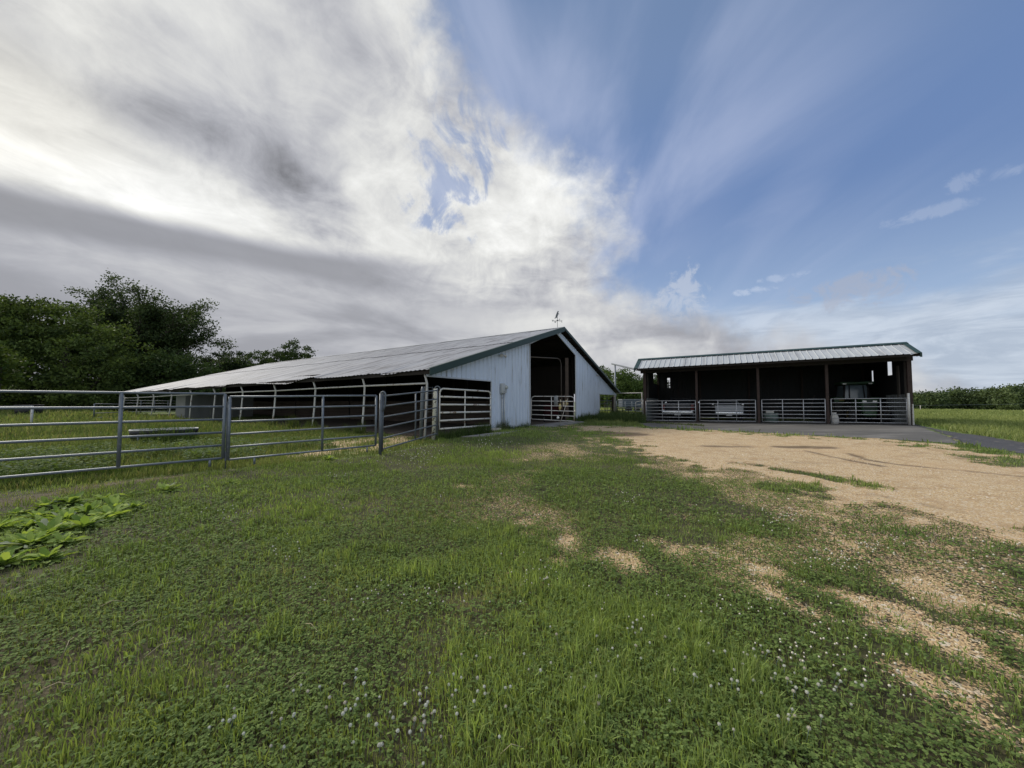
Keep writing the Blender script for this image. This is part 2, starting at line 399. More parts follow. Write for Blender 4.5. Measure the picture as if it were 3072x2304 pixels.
def petal_mat():
    m, g, b, o = newmat('white_clover_petals'); c = coords(g); n = g.noise(c, 140, 2, .5)
    oi = g.n('ShaderNodeObjectInfo'); g.put(b.inputs['Base Color'], g.mix(g.mul(g.ss(.55, 1.0, oi.outputs['Random']), .7), g.mix(n, (.46, .47, .38), (.72, .72, .66)), (.46, .38, .28))); b.inputs['Roughness'].default_value = .7; return m
M['petal'] = petal_mat()
# ------------------------------------------------------------------ where things lie on the ground
def gpoly(pts): return np.array([gp(*p) for p in pts])
DRIVE = gpoly([(1680, 1284), (1745, 1293), (1800, 1303), (1850, 1322), (1880, 1348), (1935, 1374), (2030, 1398), (2150, 1418), (2280, 1446), (2400, 1476), (2520, 1504),
               (2650, 1534), (2800, 1562), (2950, 1590), (3072, 1625), (3500, 1740), (4300, 1640), (3700, 1450), (3072, 1392), (2900, 1347), (2890, 1333), (2560, 1312), (2350, 1302), (2100, 1289),
               (1960, 1282), (1880, 1279), (1800, 1277), (1725, 1275)])
APRON = gpoly([(1908, 1272), (1960, 1283), (2100, 1289), (2350, 1302), (2560, 1312), (2890, 1333), (2745, 1277), (2740, 1268), (2480, 1264), (2270, 1260), (2090, 1258), (1930, 1258)])
TRACK = gpoly([(2748, 1277), (2890, 1331), (3072, 1362), (3700, 1440), (4300, 1420), (3500, 1345), (3072, 1328), (2950, 1308), (2850, 1294)])
STRIPS = []   # bare gravelly wheel tracks and patches through the grass: (x0, y0, x1, y1, half width, strength)
for p0, p1, w, k in (((2745, 1745), (2900, 1815), .24, 1), ((2900, 1815), (3072, 1890), .28, 1), ((3072, 1890), (3300, 1990), .30, 1), ((2730, 2032), (2900, 2092), .16, .9), ((2900, 2092), (3072, 2200), .22, 1),
                     ((2830, 1900), (3000, 2010), .22, .75), ((2500, 1785), (2700, 1838), .20, .9), ((2290, 1770), (2412, 1822), .18, .95), ((2150, 1660), (2300, 1716), .20, .95), ((2310, 1716), (2500, 1790), .12, .6),
                     ((1690, 1625), (1780, 1655), .26, .8), ((1760, 1650), (1870, 1675), .24, .75), ((1860, 1672), (1900, 1700), .2, .7), ((2040, 1655), (2110, 1652), .20, .8), ((1960, 1620), (1980, 1622), .16, .7), ((2370, 1575), (2556, 1642), .15, .9), ((2450, 1525), (2520, 1556), .22, .9),
                     ((1400, 1543), (1475, 1546), .16, .6), ((1570, 1566), (1640, 1572), .18, .75), ((1580, 1606), (1612, 1608), .16, .8), ((1380, 1459), (1400, 1460), .2, .55), ((1670, 1685), (1690, 1690), .13, .6), ((1560, 1380), (1620, 1383), .22, .5),
                     ((2820, 1640), (3072, 1700), .25, .55), ((1200, 1312), (1000, 1332), .55, 1.5), ((1040, 1345), (900, 1368), .5, 1.4), ((1220, 1318), (1100, 1352), .5, 1.3), ((2620, 1870), (2760, 1905), .12, .6), ((2900, 1940), (3072, 2060), .16, .6)):
    a, b = gp(*p0), gp(*p1); STRIPS.append((*a, *b, w*.85, k))
ISLES = [(*gp(2335, 1408), *gp(2480, 1432), .20, 1), (*gp(2480, 1432), *gp(2620, 1462), .25, 1), (*gp(2060, 1432), *gp(2120, 1440), .3, .8), (*gp(2210, 1392), *gp(2270, 1396), .2, .7), (*gp(2690, 1530), *gp(2760, 1545), .16, .7)]
DRY = [(*gp(-300, 1560), *gp(300, 1458), .30, 1), (*gp(300, 1458), *gp(700, 1402), .30, 1), (*gp(-100, 1900), *gp(180, 2000), .35, .42), (*gp(0, 2120), *gp(260, 2180), .2, .4), (*gp(850, 1700), *gp(1000, 1790), .25, .4),
       (*gp(1200, 1500), *gp(1700, 1560), .6, .45), (*gp(1150, 1590), *gp(1350, 1620), .4, .4), (*gp(1380, 1800), *gp(1480, 1790), .2, .6), (*gp(1330, 1310), *gp(1480, 1302), .35, .6)]
def inpoly(x, y, P):
    ins = np.zeros(x.shape, bool); d = np.full(x.shape, 1e9); n = len(P)
    for i in range(n):
        x0, y0 = P[i]; x1, y1 = P[(i+1) % n]
        c = ((y0 > y) != (y1 > y)) & (x < (x1-x0)*(y-y0)/((y1-y0) if abs(y1-y0) > 1e-9 else 1e-9)+x0); ins ^= c
        dx, dy = x1-x0, y1-y0; t = np.clip(((x-x0)*dx+(y-y0)*dy)/(dx*dx+dy*dy), 0, 1)
        d = np.minimum(d, np.hypot(x-x0-t*dx, y-y0-t*dy))
    return np.where(ins, d, -d)
def strips(x, y, L, soft=.6):
    m = np.zeros(x.shape)
    for x0, y0, x1, y1, w, k in L:
        dx, dy = x1-x0, y1-y0; t = np.clip(((x-x0)*dx+(y-y0)*dy)/max(dx*dx+dy*dy, 1e-6), 0, 1)
        d = np.hypot(x-x0-t*dx, y-y0-t*dy)
        m = np.maximum(m, k*(1-sstep(w*(1-soft), w*(1+soft), d)))
    return m
def masks(x, y):
    """gravel, dry thatch, drive amount at ground points"""
    x = np.asarray(x, float); y = np.asarray(y, float)
    n = fbm(x, y, 1.6, 11, 4)-.5; n2 = fbm(x, y, 4.5, 23, 3)-.5; w = .35+.045*np.hypot(x, y)
    sd = inpoly(x, y, DRIVE)
    dr = sstep(-.2, .9, sd/w+n*3.0+n2*2.0)
    dr = dr*(1-sstep(.3, .6, strips(x, y, ISLES)+n*.8))
    st0 = strips(x, y, STRIPS, .95); frag = fbm(x, y, 2.6, 19, 4); st = np.clip(st0*1.1*sstep(.32, .70, frag+.08*st0), 0, .68)
    r = np.hypot(x, y); base = .42*sstep(.46, .66, fbm(x, y, .75, 29, 4))*sstep(2.2, 4.5, r)*(1-sstep(12, 17, r))*sstep(-3.0, .5, x-.12*y)
    fr = sstep(-2.8, -.1, sd/w)*sstep(-.06, .24, n+n2*.6)*.75          # bare scraps along the edge of the drive
    gr = np.maximum(np.maximum(np.maximum(dr, st), fr*(y < 20)), base)
    ds = strips(x, y, DRY, .95); dry = np.clip(ds*sstep(.25, .6, fbm(x, y, 2.2, 17, 4)+.25*ds)*1.1, 0, 1)
    return gr, dry, dr
BO = np.array(at(1277, 1107, 14.3))                                # the barn's near left eave corner
BX, BY = BO[0], BO[1]
def barn_st(x, y): return (x-BX)*A_.x+(y-BY)*A_.y, (x-BX)*G_.x+(y-BY)*G_.y
SFL = Vector((8.77, 25.56, 0)); SE = Vector((20.26-8.77, 19.5-25.56, 0)); SL = SE.length; SE.normalize(); SD = Vector((-SE.y, SE.x, 0))
def shed_ud(x, y): return (x-SFL.x)*SE.x+(y-SFL.y)*SE.y, (x-SFL.x)*SD.x+(y-SFL.y)*SD.y
FENCE_Y = np.array([-20, 6.65, 8.67, 10.9, 13.2, 14.3]); FENCE_X = np.array([-37.5, -8.85, -6.45, -3.85, -2.55, -3.25])
def pasture(x, y):
    s, t = barn_st(x, y)
    return np.where(y < 14.3, x < np.interp(y, FENCE_Y, FENCE_X), (t < .2))
def open_ground(x, y):
    s, t = barn_st(x, y); u, d = shed_ud(x, y)
    b = (s > -.05) & (s < 38) & (t > .5) & (t < 24); sh = (u > -.4) & (u < SL+.4) & (d > -.1) & (d < 8)
    ap = inpoly(x, y, APRON) > -.08+.25*(fbm(x, y, 2.5, 5)-.5); tr = inpoly(x, y, TRACK) > .3*(fbm(x, y, 1.2, 6)-.5)
    fl = (s > -1.6) & (s < .1) & (t > 7.9) & (t < 14)
    return ~(b | sh | ap | tr | fl)

# ------------------------------------------------------------------ ground sheets
def ground_material():
    m, g, b, o = newmat('meadow_soil_and_gravel'); P = g.n('ShaderNodeNewGeometry').outputs['Position']
    a = g.n('ShaderNodeAttribute'); a.attribute_name = 'tint'; sp = g.n('ShaderNodeSeparateColor'); g.put(sp.inputs[0], a.outputs['Color'])
    gr, dry, far = sp.outputs[:3]
    big = g.noise(P, .35, 5, .6); mid = g.noise(P, 2.2, 6, .62); fine = g.noise(P, 38, 5, .65)
    soil = g.mix(g.ss(.38, .62, mid), (.042, .036, .021), (.062, .064, .029)); soil = g.mix(g.ss(.50, .72, fine), soil, (.145, .125, .072))
    thatch = g.mix(g.ss(.35, .65, fine), (.060, .050, .030), (.17, .135, .085))
    soil = g.mix(g.mul(dry, .75), soil, thatch)
    farc = g.mix(g.ss(.36, .64, big), (.115, .155, .048), (.185, .225, .078)); farc = g.mix(g.ss(.40, .66, mid), farc, (.10, .145, .042))
    soil = g.mix(far, soil, farc)
    vo = g.n('ShaderNodeTexVoronoi'); g.put(vo.inputs['Vector'], P); vo.inputs['Scale'].default_value = 72; vo.inputs['Randomness'].default_value = 1
    v2 = g.n('ShaderNodeTexVoronoi'); g.put(v2.inputs['Vector'], P); v2.inputs['Scale'].default_value = 31
    sc = g.n('ShaderNodeSeparateColor'); g.put(sc.inputs[0], vo.outputs['Color']); s2 = g.n('ShaderNodeSeparateColor'); g.put(s2.inputs[0], v2.outputs['Color'])
    st = g.mix(sc.outputs[0], (.375, .255, .125), (.56, .43, .255)); st = g.mix(g.ss(.80, .9, sc.outputs[1]), st, (.60, .54, .44)); st = g.mix(g.ss(.84, .9, sc.outputs[2]), st, (.24, .15, .085))
    st = g.mix(g.ss(.88, .95, s2.outputs[1]), st, (.54, .47, .36))
    st = g.mix(g.mul(g.ss(.46, .70, mid), .6), st, (.31, .205, .11)); st = g.mix(g.mul(g.ss(.45, .7, big), .35), st, (.50, .36, .215))
    st = g.mix(g.mul(a.outputs['Alpha'], .85), st, g.mix(fine, (.07, .05, .035), (.16, .115, .075)))
    edge = g.ss(-.04, .04, g.sub(g.add(g.mul(gr, 1.35), g.mul(g.sub(g.noise(P, 3.5, 6, .72), .5), 1.0)), g.add(.12, g.mul(sc.outputs[1], .85))))
    col = g.mix(edge, soil, st)
    m.node_tree.links.new(col, b.inputs['Base Color']); b.inputs['Roughness'].default_value = .93; b.inputs['Specular IOR Level'].default_value = .2
    h = g.add(g.mul(g.m('SUBTRACT', 1.0, vo.outputs['Distance']), g.mul(edge, .9)), g.mul(fine, g.sub(1.0, g.mul(edge, .7))))
    bp = g.n('ShaderNodeBump'); bp.inputs['Strength'].default_value = .8; bp.inputs['Distance'].default_value = .012; g.put(bp.inputs['Height'], h); m.node_tree.links.new(bp.outputs[0], b.inputs['Normal'])
    return m
M['ground'] = ground_material()
def axis(lo, hi, step, a, b, out, grow=1.22):
    mid = np.arange(lo, hi+1e-6, step); L = [lo]; s = step
    while L[-1] > a: s *= grow; L.append(L[-1]-s)
    H = [hi]; s = step
    while H[-1] < b: s *= grow; H.append(H[-1]+s)
    return np.concatenate([np.array(L[1:][::-1]), mid, np.array(H[1:])])
gx = axis(-9, 22, .11, -3000, 3000, 0); gy = axis(.6, 23, .11, -400, 4000, 0)
XX, YY = np.meshgrid(gx, gy); xf, yf = XX.ravel(), YY.ravel(); nx, ny = len(gx), len(gy)
gm, dm, drv = masks(xf, yf)
rr_ = np.hypot(xf, yf); far_ = np.maximum(sstep(9, 26, rr_), pasture(xf, yf)*sstep(7, 11, rr_)); far_ = far_*(1-.0*gm)
zf = G(xf, yf)
idx = np.arange(nx*ny).reshape(ny, nx)
quads = np.stack([idx[:-1, :-1], idx[:-1, 1:], idx[1:, 1:], idx[1:, :-1]], -1).reshape(-1, 4)
STAIN = [(*gp(2330, 1341), *gp(2490, 1343), .28, .85), (*gp(2115, 1339), *gp(2246, 1341), .22, .7), (*gp(2413, 1352), *gp(2500, 1372), .10, .8), (*gp(2500, 1372), *gp(2650, 1400), .10, .75), (*gp(2548, 1362), *gp(2600, 1380), .12, .8),
         (*gp(2600, 1380), *gp(2705, 1396), .12, .9), (*gp(2705, 1396), *gp(2880, 1412), .11, .85), (*gp(2880, 1412), *gp(3100, 1434), .11, .8), (*gp(2640, 1336), *gp(2720, 1338), .3, .5), (*gp(2780, 1362), *gp(3072, 1400), .35, .45), (*gp(1735, 1299), *gp(1890, 1303), .8, 1), (*gp(2600, 1480), *gp(3000, 1560), .12, .4), (*gp(2300, 1400), *gp(2700, 1455), .13, .4), (*gp(2150, 1372), *gp(2450, 1392), .14, .4), (*gp(2700, 1455), *gp(3072, 1500), .12, .4), (*gp(2900, 1380), *gp(3072, 1396), .3, .5)]
stn = np.clip(sstep(.3, .8, strips(xf, yf, STAIN, .8)+(fbm(xf, yf, 3, 47, 3)-.5)*.8), 0, 1)
gtint = np.stack([np.where(gm > 0, gm, 0), dm, far_, stn], 1)
go = npmesh('ground', np.stack([xf, yf, zf], 1), quads, M['ground'], gtint, smooth=True); tag(go, 'green meadow ground around the barn with gravelly bare patches', 'ground', kind='structure')
def sheet(name, sel, lift, mat, label, cat, tint=None):
    q = quads[sel[quads].mean(1) > .5]; u, inv = np.unique(q, return_inverse=True)
    V = np.stack([xf[u], yf[u], zf[u]+lift], 1)
    o = npmesh(name, V, inv.reshape(q.shape), mat, tint[u] if tint is not None else None, smooth=True); return tag(o, label, cat, kind='structure')
dsel = (drv > .5) & (inpoly(xf, yf, DRIVE) > -1.2)
sheet('gravel_drive', dsel.astype(float), .006, M['ground'], 'tan gravel yard running from the barn door across to the right', 'gravel drive', gtint)
asph = pmat('grey_asphalt', (.095, .091, .085), .4, .8, .92, second=(.175, .168, .155), thr=(.46, .70), s2=.9, stretch2=(.5, 1.4, 1), bump=.4)
asph2 = pmat('dark_rough_asphalt', (.055, .055, .06), .35, 2.2, .9, second=(.15, .135, .12), thr=(.56, .68), s2=4, bump=.4)
sheet('asphalt_apron', (inpoly(xf, yf, APRON) > .06*(fbm(xf, yf, 2, 4)-.5)).astype(float), .010, asph, 'smooth grey asphalt apron in front of the open shed', 'pavement')
sheet('dark_track', (inpoly(xf, yf, TRACK) > .5*(fbm(xf, yf, .9, 9)-.5)).astype(float), .008, asph2, 'dark rough asphalt track leaving past the right end of the shed', 'track')
# dirt floor of the barn, with its concrete threshold
def BP(s, t, z): return Vector((BX+A_.x*s+G_.x*t, BY+A_.y*s+G_.y*t, z))
def flat(name, pts, z, mat, label, cat, th=.06):
    mb = MB(); mb.prism([Vector((p.x, p.y, z)) for p in pts], (0, 0, -th)); o = mb.build(name, mat); return tag(o, label, cat, kind='structure')
flat('barn_floor', [BP(.1, .6, 0), BP(.1, 23.3, 0), BP(37, 23.3, 0), BP(37, .6, 0)], .245, M['dirt'], 'brown trodden dirt floor inside the white barn', 'floor', .3)
flat('threshold_slab', [BP(-1.3, 8.0, 0), BP(-.9, 13.4, 0), BP(.08, 14.1, 0), BP(.08, 7.8, 0)], .262, M['concrete'], 'grey concrete threshold slab at the tall barn doorway', 'slab', .3)
mb = MB(); P4 = [SFL-SD*.45-SE*.25, SFL-SD*.45+SE*(SL+.1), SFL+SD*7.3+SE*(SL+.1), SFL+SD*7.3-SE*.25]; zz4 = [.24, .385, .385, .24]
mb.hexa([Vector((p.x, p.y, z-.3)) for p, z in zip(P4, zz4)]+[Vector((p.x, p.y, z)) for p, z in zip(P4, zz4)])
tag(mb.build('shed_floor', pmat('darkened_floor', (.05, .046, .042), .35, 1.5, .9)), 'dark floor slab under the open shed', 'floor', kind='structure')  # floor colour lowered so the shed interior stays dark
# far pale gravel lane seen between the barn and the shed
lane = MB(); ly = [46, 53]; lx = np.linspace(2, 44, 30)
for i in range(29):
    a, b = lx[i], lx[i+1]
    q = [(a, ly[0]+.2*a), (b, ly[0]+.2*b), (b, ly[1]+.25*b), (a, ly[1]+.25*a)]
    lane.poly([(x, y, Gz(x, y)+.12) for x, y in q], True)
tag(lane.build('gravel_lane', pmat('pale_lane', (.50, .46, .38), .15, .8, .9)), 'pale gravel lane beyond the pens between barn and shed', 'lane', kind='structure')
# ------------------------------------------------------------------ the barn
BL, TW, TR = 36.6, 23.43, 11.72                    # length, width, ridge position
DROP = -.0105
ZE_L, ZR, ZE_R = 2.74, 6.17, 2.36
def zroof(t, s=0): return (ZE_L+(ZR-ZE_L)*t/TR if t < TR else ZR+(ZE_R-ZR)*(t-TR)/(TW-TR))+DROP*s
barn = thing('barn', 'long white metal barn with green trim, open left side and tall black doorway', 'barn', BP(0, 0, .2))
NO = -A_                                            # the gable faces this way
# ribbed gable wall
def ribbed_gable():
    mb = MB(); prof = []; t = 0.0
    while t < TW-.02:
        for dt, o in ((0, 0), (.20, 0), (.222, .024), (.262, .024), (.284, 0)): prof.append((t+dt, o))
        t += .305
    prof = [(a, o) for a, o in prof if a < TW-.01]+[(TW, 0)]
    breaks = [4.2, 7.75, 14.2, 18.9]
    def low(t):
        if t < 4.2: return 2.53
        if t < 7.75: return .12
        if t < 14.2:
            return 4.72+(5.88-4.72)*(t-7.75)/(TR-.7-7.75) if t < TR-.7 else 5.88+(4.74-5.88)*(t-TR+.7)/(14.2-TR+.7)
        if t < 18.9: return .12
        return 2.17
    T = sorted(prof+[(b-.0005, 0) for b in breaks]+[(b+.0005, 0) for b in breaks]+[(TR-.7, 0)])
    for (t0, o0), (t1, o1) in zip(T, T[1:]):
        if t1-t0 < .0015: continue
        e = .0004
        l0, l1 = low(t0+e), low(t1-e); z0, z1 = zroof(t0)-(.06 if t0 < TR else .20), zroof(t1)-(.06 if t1 <= TR else .20)
        if z0-l0 < .03 and z1-l1 < .03: continue
        b = len(mb.v); f0, f1 = NO*(.02+o0), NO*(.02+o1)
        mb.v += [tuple(BP(0, t0, l0)+f0), tuple(BP(0, t1, l1)+f1), tuple(BP(0, t1, max(z1, l1+.01))+f1), tuple(BP(0, t0, max(z0, l0+.01))+f0)]
        mb.v += [tuple(BP(.03, t0, l0)), tuple(BP(.03, t1, l1)), tuple(BP(.03, t1, max(z1, l1+.01))), tuple(BP(.03, t0, max(z0, l0+.01)))]
        mb.face([b, b+1, b+2, b+3]); mb.face([b+4, b+7, b+6, b+5], mi=1); mb.face([b, b+4, b+5, b+1]); 
        for (pa, pb, q) in ((b, b+3, b+4),):
            pass
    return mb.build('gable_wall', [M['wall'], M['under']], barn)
ribbed_gable()
# trims round the openings
TRIM = pmat('white_trim', (.46, .49, .53), .15, 4, .5, second=(.3, .29, .27), thr=(.6, .7))
def trimbar(t0, z0, t1, z1, w=.07, out=.05): mb = MB(); mb.bar(BP(0, t0, z0)+NO*out, BP(0, t1, z1)+NO*out, .03, w); mb.build('opening_trim', TRIM, barn)
trimbar(7.79, .15, 7.79, 4.70, .07); trimbar(14.16, .15, 14.16, 4.72, .07); trimbar(7.76, 4.70, TR-.7, 5.86, .06); trimbar(TR-.7, 5.86, 14.18, 4.72, .06)
trimbar(.02, 2.51, 4.18, 2.51, .06); trimbar(4.17, .15, 4.17, 2.48, .05); trimbar(18.93, .15, 18.93, 2.14, .05); trimbar(18.9, 2.15, TW, 2.15, .05)
# roof slopes: two lapped courses of corrugated sheet each
def corrugated(name, t_eave, t_top, ragged, over, mats):
    mb = MB(); pitch = .229; s = -.32; n = int((BL+.7)/(pitch/4)); offs = (0, .018, .018, 0)
    sgn = 1 if t_top > t_eave else -1; rs = random.Random(3)
    for course in (0, 1):
        ta, tb = (t_eave, t_eave+(t_top-t_eave)*.53) if course == 0 else (t_eave+(t_top-t_eave)*.515, t_top)
        lift = .02+.028*course; K = 7; b0 = len(mb.v); jag = 0; sag = 0
        for i in range(n+1):
            ss = -.32+i*pitch/4
            if i % 16 == 0: jag = rs.uniform(-.07, .06)*(1 if ragged else .3); sag = rs.uniform(-.03, .03)
            bay = ss/3.66
            dip = -.05*math.sin(math.pi*(bay % 1))*(1 if ragged else .3)+(-.13*math.exp(-((bay-2.75)/.55)**2)+.05*math.exp(-((bay-1.9)/.4)**2) if ragged else 0)
            for j in range(K):
                f = j/(K-1); tt = ta+(tb-ta)*f
                if j == 0: tt -= sgn*((jag if course == 0 else jag*.5)+(over if course == 0 else 0))
                z = ((ZE_L if sgn > 0 else ZE_R)+(ZR-(ZE_L if sgn > 0 else ZE_R))*abs(tt-(0 if sgn > 0 else TW))/(TR if sgn > 0 else TW-TR)*(1 if (tt > 0 and tt < TW) else -1))+DROP*ss
                fe = (1-f) if course == 0 else 0
                z += lift+offs[i % 4]+(dip+sag)*fe**2+.012*math.sin(ss*1.7+tt*1.3)
                mb.v.append(tuple(BP(ss, tt, z)))
        for i in range(n):
            for j in range(K-1):
                a = b0+i*K+j; q = [a, a+K, a+K+1, a+1]
                mb.face(q if sgn < 0 else q[::-1], False, 0)
        b1 = len(mb.v)                                                          # underside
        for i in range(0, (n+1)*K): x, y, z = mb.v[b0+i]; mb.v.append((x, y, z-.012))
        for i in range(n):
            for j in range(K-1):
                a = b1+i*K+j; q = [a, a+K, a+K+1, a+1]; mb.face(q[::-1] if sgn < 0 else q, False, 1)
    return mb.build(name, mats, barn)
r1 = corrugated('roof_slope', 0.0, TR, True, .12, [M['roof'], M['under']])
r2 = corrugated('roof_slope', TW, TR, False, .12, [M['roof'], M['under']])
mb = MB()
for sgn in (1, -1): mb.hexa([BP(s, TR+sgn*a, zroof(TR+sgn*a, s)+h) for h in (.075, .10) for s, a in ((-.34, 0), (-.34, .2), (BL+.3, .2), (BL+.3, 0))])
mb.build('ridge_cap', pmat('ridge_metal', (.40, .41, .42), .2, 4, .45, .3), barn)
# green rake boards (the boards' faces are what shows under the roof edge)
for ta, tb, nm in ((-.14, TR, 'rake_trim'), (TW+.14, TR, 'rake_trim')):
    mb = MB(); P = []
    za = (ZE_L if ta < 1 else ZE_R)-(.045); h = .27 if ta < 1 else .15
    for s, hz in ((-.36, .07), (-.36, .07-h), (-.33, .07-h), (-.33, .07)):
        P.append((s, hz))
    q = [BP(s, ta, za+hz) for s, hz in P]+[BP(s, tb, ZR+hz) for s, hz in P]
    mb.hexa([q[1], q[2], q[6], q[5], q[0], q[3], q[7], q[4]])
    # flat cap over the sheet edge
    q = [BP(s, t, z+hz) for hz in (.072, .085) for s, t, z in ((-.36, ta, za), (-.20, ta, za), (-.20, tb, ZR), (-.36, tb, ZR))]
    mb.hexa(q); mb.build(nm, M['green'], barn)
# purlins under the roof, dark
mb = MB()
for k in range(1, 9):
    t = TR*k/9
    mb.bar(BP(-.28, t, zroof(t)-.10), BP(BL, t, zroof(t, BL)-.10), .05, .12); t2 = TW-(TW-TR)*k/9; mb.bar(BP(-.28, t2, zroof(t2)-.10), BP(BL, t2, zroof(t2, BL)-.10), .05, .12)
for k in range(11):
    s = 3.66*k+.4; mb.bar(BP(s, .3, zroof(.3, s)-.22), BP(s, TR, zroof(TR, s)-.22), .08, .16); mb.bar(BP(s, TW-.3, zroof(TW-.3, s)-.22), BP(s, TR, zroof(TR, s)-.22), .08, .16)
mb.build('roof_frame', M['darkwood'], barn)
mb = MB(); mb.bar(BP(-.2, .02, ZE_L-.09), BP(BL, .02, ZE_L-.09+DROP*BL), .05, .15)
mb.build('eave_board', M['darkwood'], barn)
# eave posts of white pipe, kinked near the top, and the pipe rail that joins them
kink = []
for k in range(11):
    s = 3.66*k+.12; g0 = BP(s, 0, 0); zg = Gz(g0.x, g0.y)
    mb = MB(); lean = random.uniform(-.05, .05)
    kz = 2.26+DROP*s+random.uniform(-.02, .02); kp = BP(s, .20, kz); kink.append(kp)
    mb.tube([BP(s+lean*.6, .08+random.uniform(-.04, .03), zg-.1), BP(s+lean*.3, .15, zg+1.0), kp, BP(s, .07, zroof(.07, s)-.14)], .043, 8)
    mb.build('eave_post', M['white_pipe'], barn)
mb = MB(); mb.tube(kink, .036, 8); mb.build('eave_rail', M['white_pipe'], barn)
# inside: stall partitions, centre posts, closed right side and back
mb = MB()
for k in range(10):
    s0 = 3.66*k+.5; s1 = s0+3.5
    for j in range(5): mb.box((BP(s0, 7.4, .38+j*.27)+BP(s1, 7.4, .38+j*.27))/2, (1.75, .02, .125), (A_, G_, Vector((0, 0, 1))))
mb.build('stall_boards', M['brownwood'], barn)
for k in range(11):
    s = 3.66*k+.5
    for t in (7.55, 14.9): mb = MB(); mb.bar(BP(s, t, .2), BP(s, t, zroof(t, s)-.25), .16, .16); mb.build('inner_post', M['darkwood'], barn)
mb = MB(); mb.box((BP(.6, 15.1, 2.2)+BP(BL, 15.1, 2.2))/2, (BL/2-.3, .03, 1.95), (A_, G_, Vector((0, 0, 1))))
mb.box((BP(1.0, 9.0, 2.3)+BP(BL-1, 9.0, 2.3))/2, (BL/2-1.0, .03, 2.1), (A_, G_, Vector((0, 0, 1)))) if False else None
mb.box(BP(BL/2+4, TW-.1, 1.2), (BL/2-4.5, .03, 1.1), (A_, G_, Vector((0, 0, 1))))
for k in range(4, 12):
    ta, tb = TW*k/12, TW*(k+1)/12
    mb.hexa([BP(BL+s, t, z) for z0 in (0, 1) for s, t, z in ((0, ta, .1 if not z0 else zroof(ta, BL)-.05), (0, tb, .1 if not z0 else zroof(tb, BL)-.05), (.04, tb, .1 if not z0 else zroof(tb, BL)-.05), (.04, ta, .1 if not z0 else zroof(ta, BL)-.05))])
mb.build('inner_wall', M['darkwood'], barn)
mb = MB()                                                                       # grey tin box stall near the far end of the open side
mb.box((BP(25, .8, 1.12)+BP(26.8, .8, 1.12))/2, (.9, .025, .95), (A_, G_, Vector((0, 0, 1))))
for k in range(6): mb.box(BP(25+.03*(k % 2), 1.2+.75*k, 1.12), (.02, .37, .95-.0*k), (A_, G_, Vector((0, 0, 1))))
mb.build('tin_stall', M['tin'], barn)
mb = MB()                                                                       # brown post inside the right of the doorway and the pipe hoop beside it
mb.bar(BP(.35, 13.55, .2), BP(.35, 13.55, 4.5), .22, .22); mb.build('door_post', M['brownwood'], barn)
mb = MB(); mb.tube([BP(.55, 13.1, .2), BP(.55, 13.1, 4.05), BP(.55, 12.95, 4.3), BP(.55, 12.6, 4.4), BP(.55, 8.4, 4.1)], .035, 6); mb.build('door_track', pmat('dim_pipe', (.12, .10, .085), .3, 5, .6), barn)
# twin flood lights on the gable
def flood(t, z, sc):
    m_ = MB(); c = BP(0, t, z)+NO*.06; m_.cbox(c, (.05*sc, .05*sc, .05*sc), (NO, G_, Vector((0, 0, 1))), .012)
    o = m_.build('flood_light', M['metergrey'], barn)
    for sg in (-1, 1):
        m_ = MB(); a = c+NO*.05+G_*sg*.03; e = c+NO*.12*sc+G_*sg*.17*sc-Vector((0, 0, .05))
        m_.tube([a, a.lerp(e, .45), e], [.02, .035*sc, .07*sc], 10); m_.build('lamp_head', M['white_pipe'], o)
flood(4.99, 3.80, 1.15); flood(18.3, 3.62, .8)

# ------------------------------------------------------------------ weathervane, meter, plank, slab
wv = thing('weathervane', 'small dark weathervane with a rearing horse on the barn ridge', 'weathervane', BP(.15, TR, ZR+.1))
W0 = Vector(wv.location); dk = pmat('dark_vane_metal', (.11, .125, .135), .3, 6, .5, .6)
mb = MB(); mb.tube([W0-Vector((0, 0, .1)), W0+Vector((0, 0, .82))], .014, 6); mb.ball(W0+Vector((0, 0, .46)), .05, 8, 6); mb.build('rod', dk, wv)
mb = MB(); Z0 = W0+Vector((0, 0, .42)); aX = Vector((.94, .34, 0)); aY = Vector((-.34, .94, 0))
for ax in (aX, aY): mb.bar(Z0-ax*.28, Z0+ax*.28, .014, .014)
U = Vector((0, 0, 1))
def letter(segs, c, ax): 
    for (x0, y0, x1, y1) in segs: mb.bar(c+ax*x0+U*y0, c+ax*x1+U*y1, .012, .016)
letter(((-.04, -.06, -.04, .06), (-.04, .06, .04, -.06), (.04, -.06, .04, .06)), Z0+aY*.32, aX)
letter(((-.035, -.06, -.035, .06), (-.035, .06, .035, .06), (-.035, 0, .03, 0), (-.035, -.06, .035, -.06)), Z0+aX*.32, aX)
letter(((-.035, -.06, .035, -.06), (.035, -.06, .035, 0), (-.035, 0, .035, 0), (-.035, 0, -.035, .06), (-.035, .06, .035, .06)), Z0-aY*.32, aX)
letter(((-.05, .06, -.025, -.06), (-.025, -.06, 0, .03), (0, .03, .025, -.06), (.025, -.06, .05, .06)), Z0-aX*.32, aX)
mb.build('compass_arms', dk, wv)
mb = MB(); H0 = W0+Vector((-.02, 0, .60)); hd = Vector((.97, -.24, 0))
pr = [(-.16, .0), (-.10, .06), (-.07, .2), (-.01, .34), (.03, .42), (.06, .47), (.075, .44), (.13, .40), (.12, .37), (.075, .37), (.085, .30), (.14, .27), (.13, .24), (.07, .24), (.05, .14), (.0, .08), (.03, -.02), (-.01, -.02), (-.05, .04), (-.09, .0), (-.13, -.04)]
mb.prism([H0+hd*x+U*z for x, z in pr], hd.cross(U)*.02); mb.build('horse_figure', dk, wv)

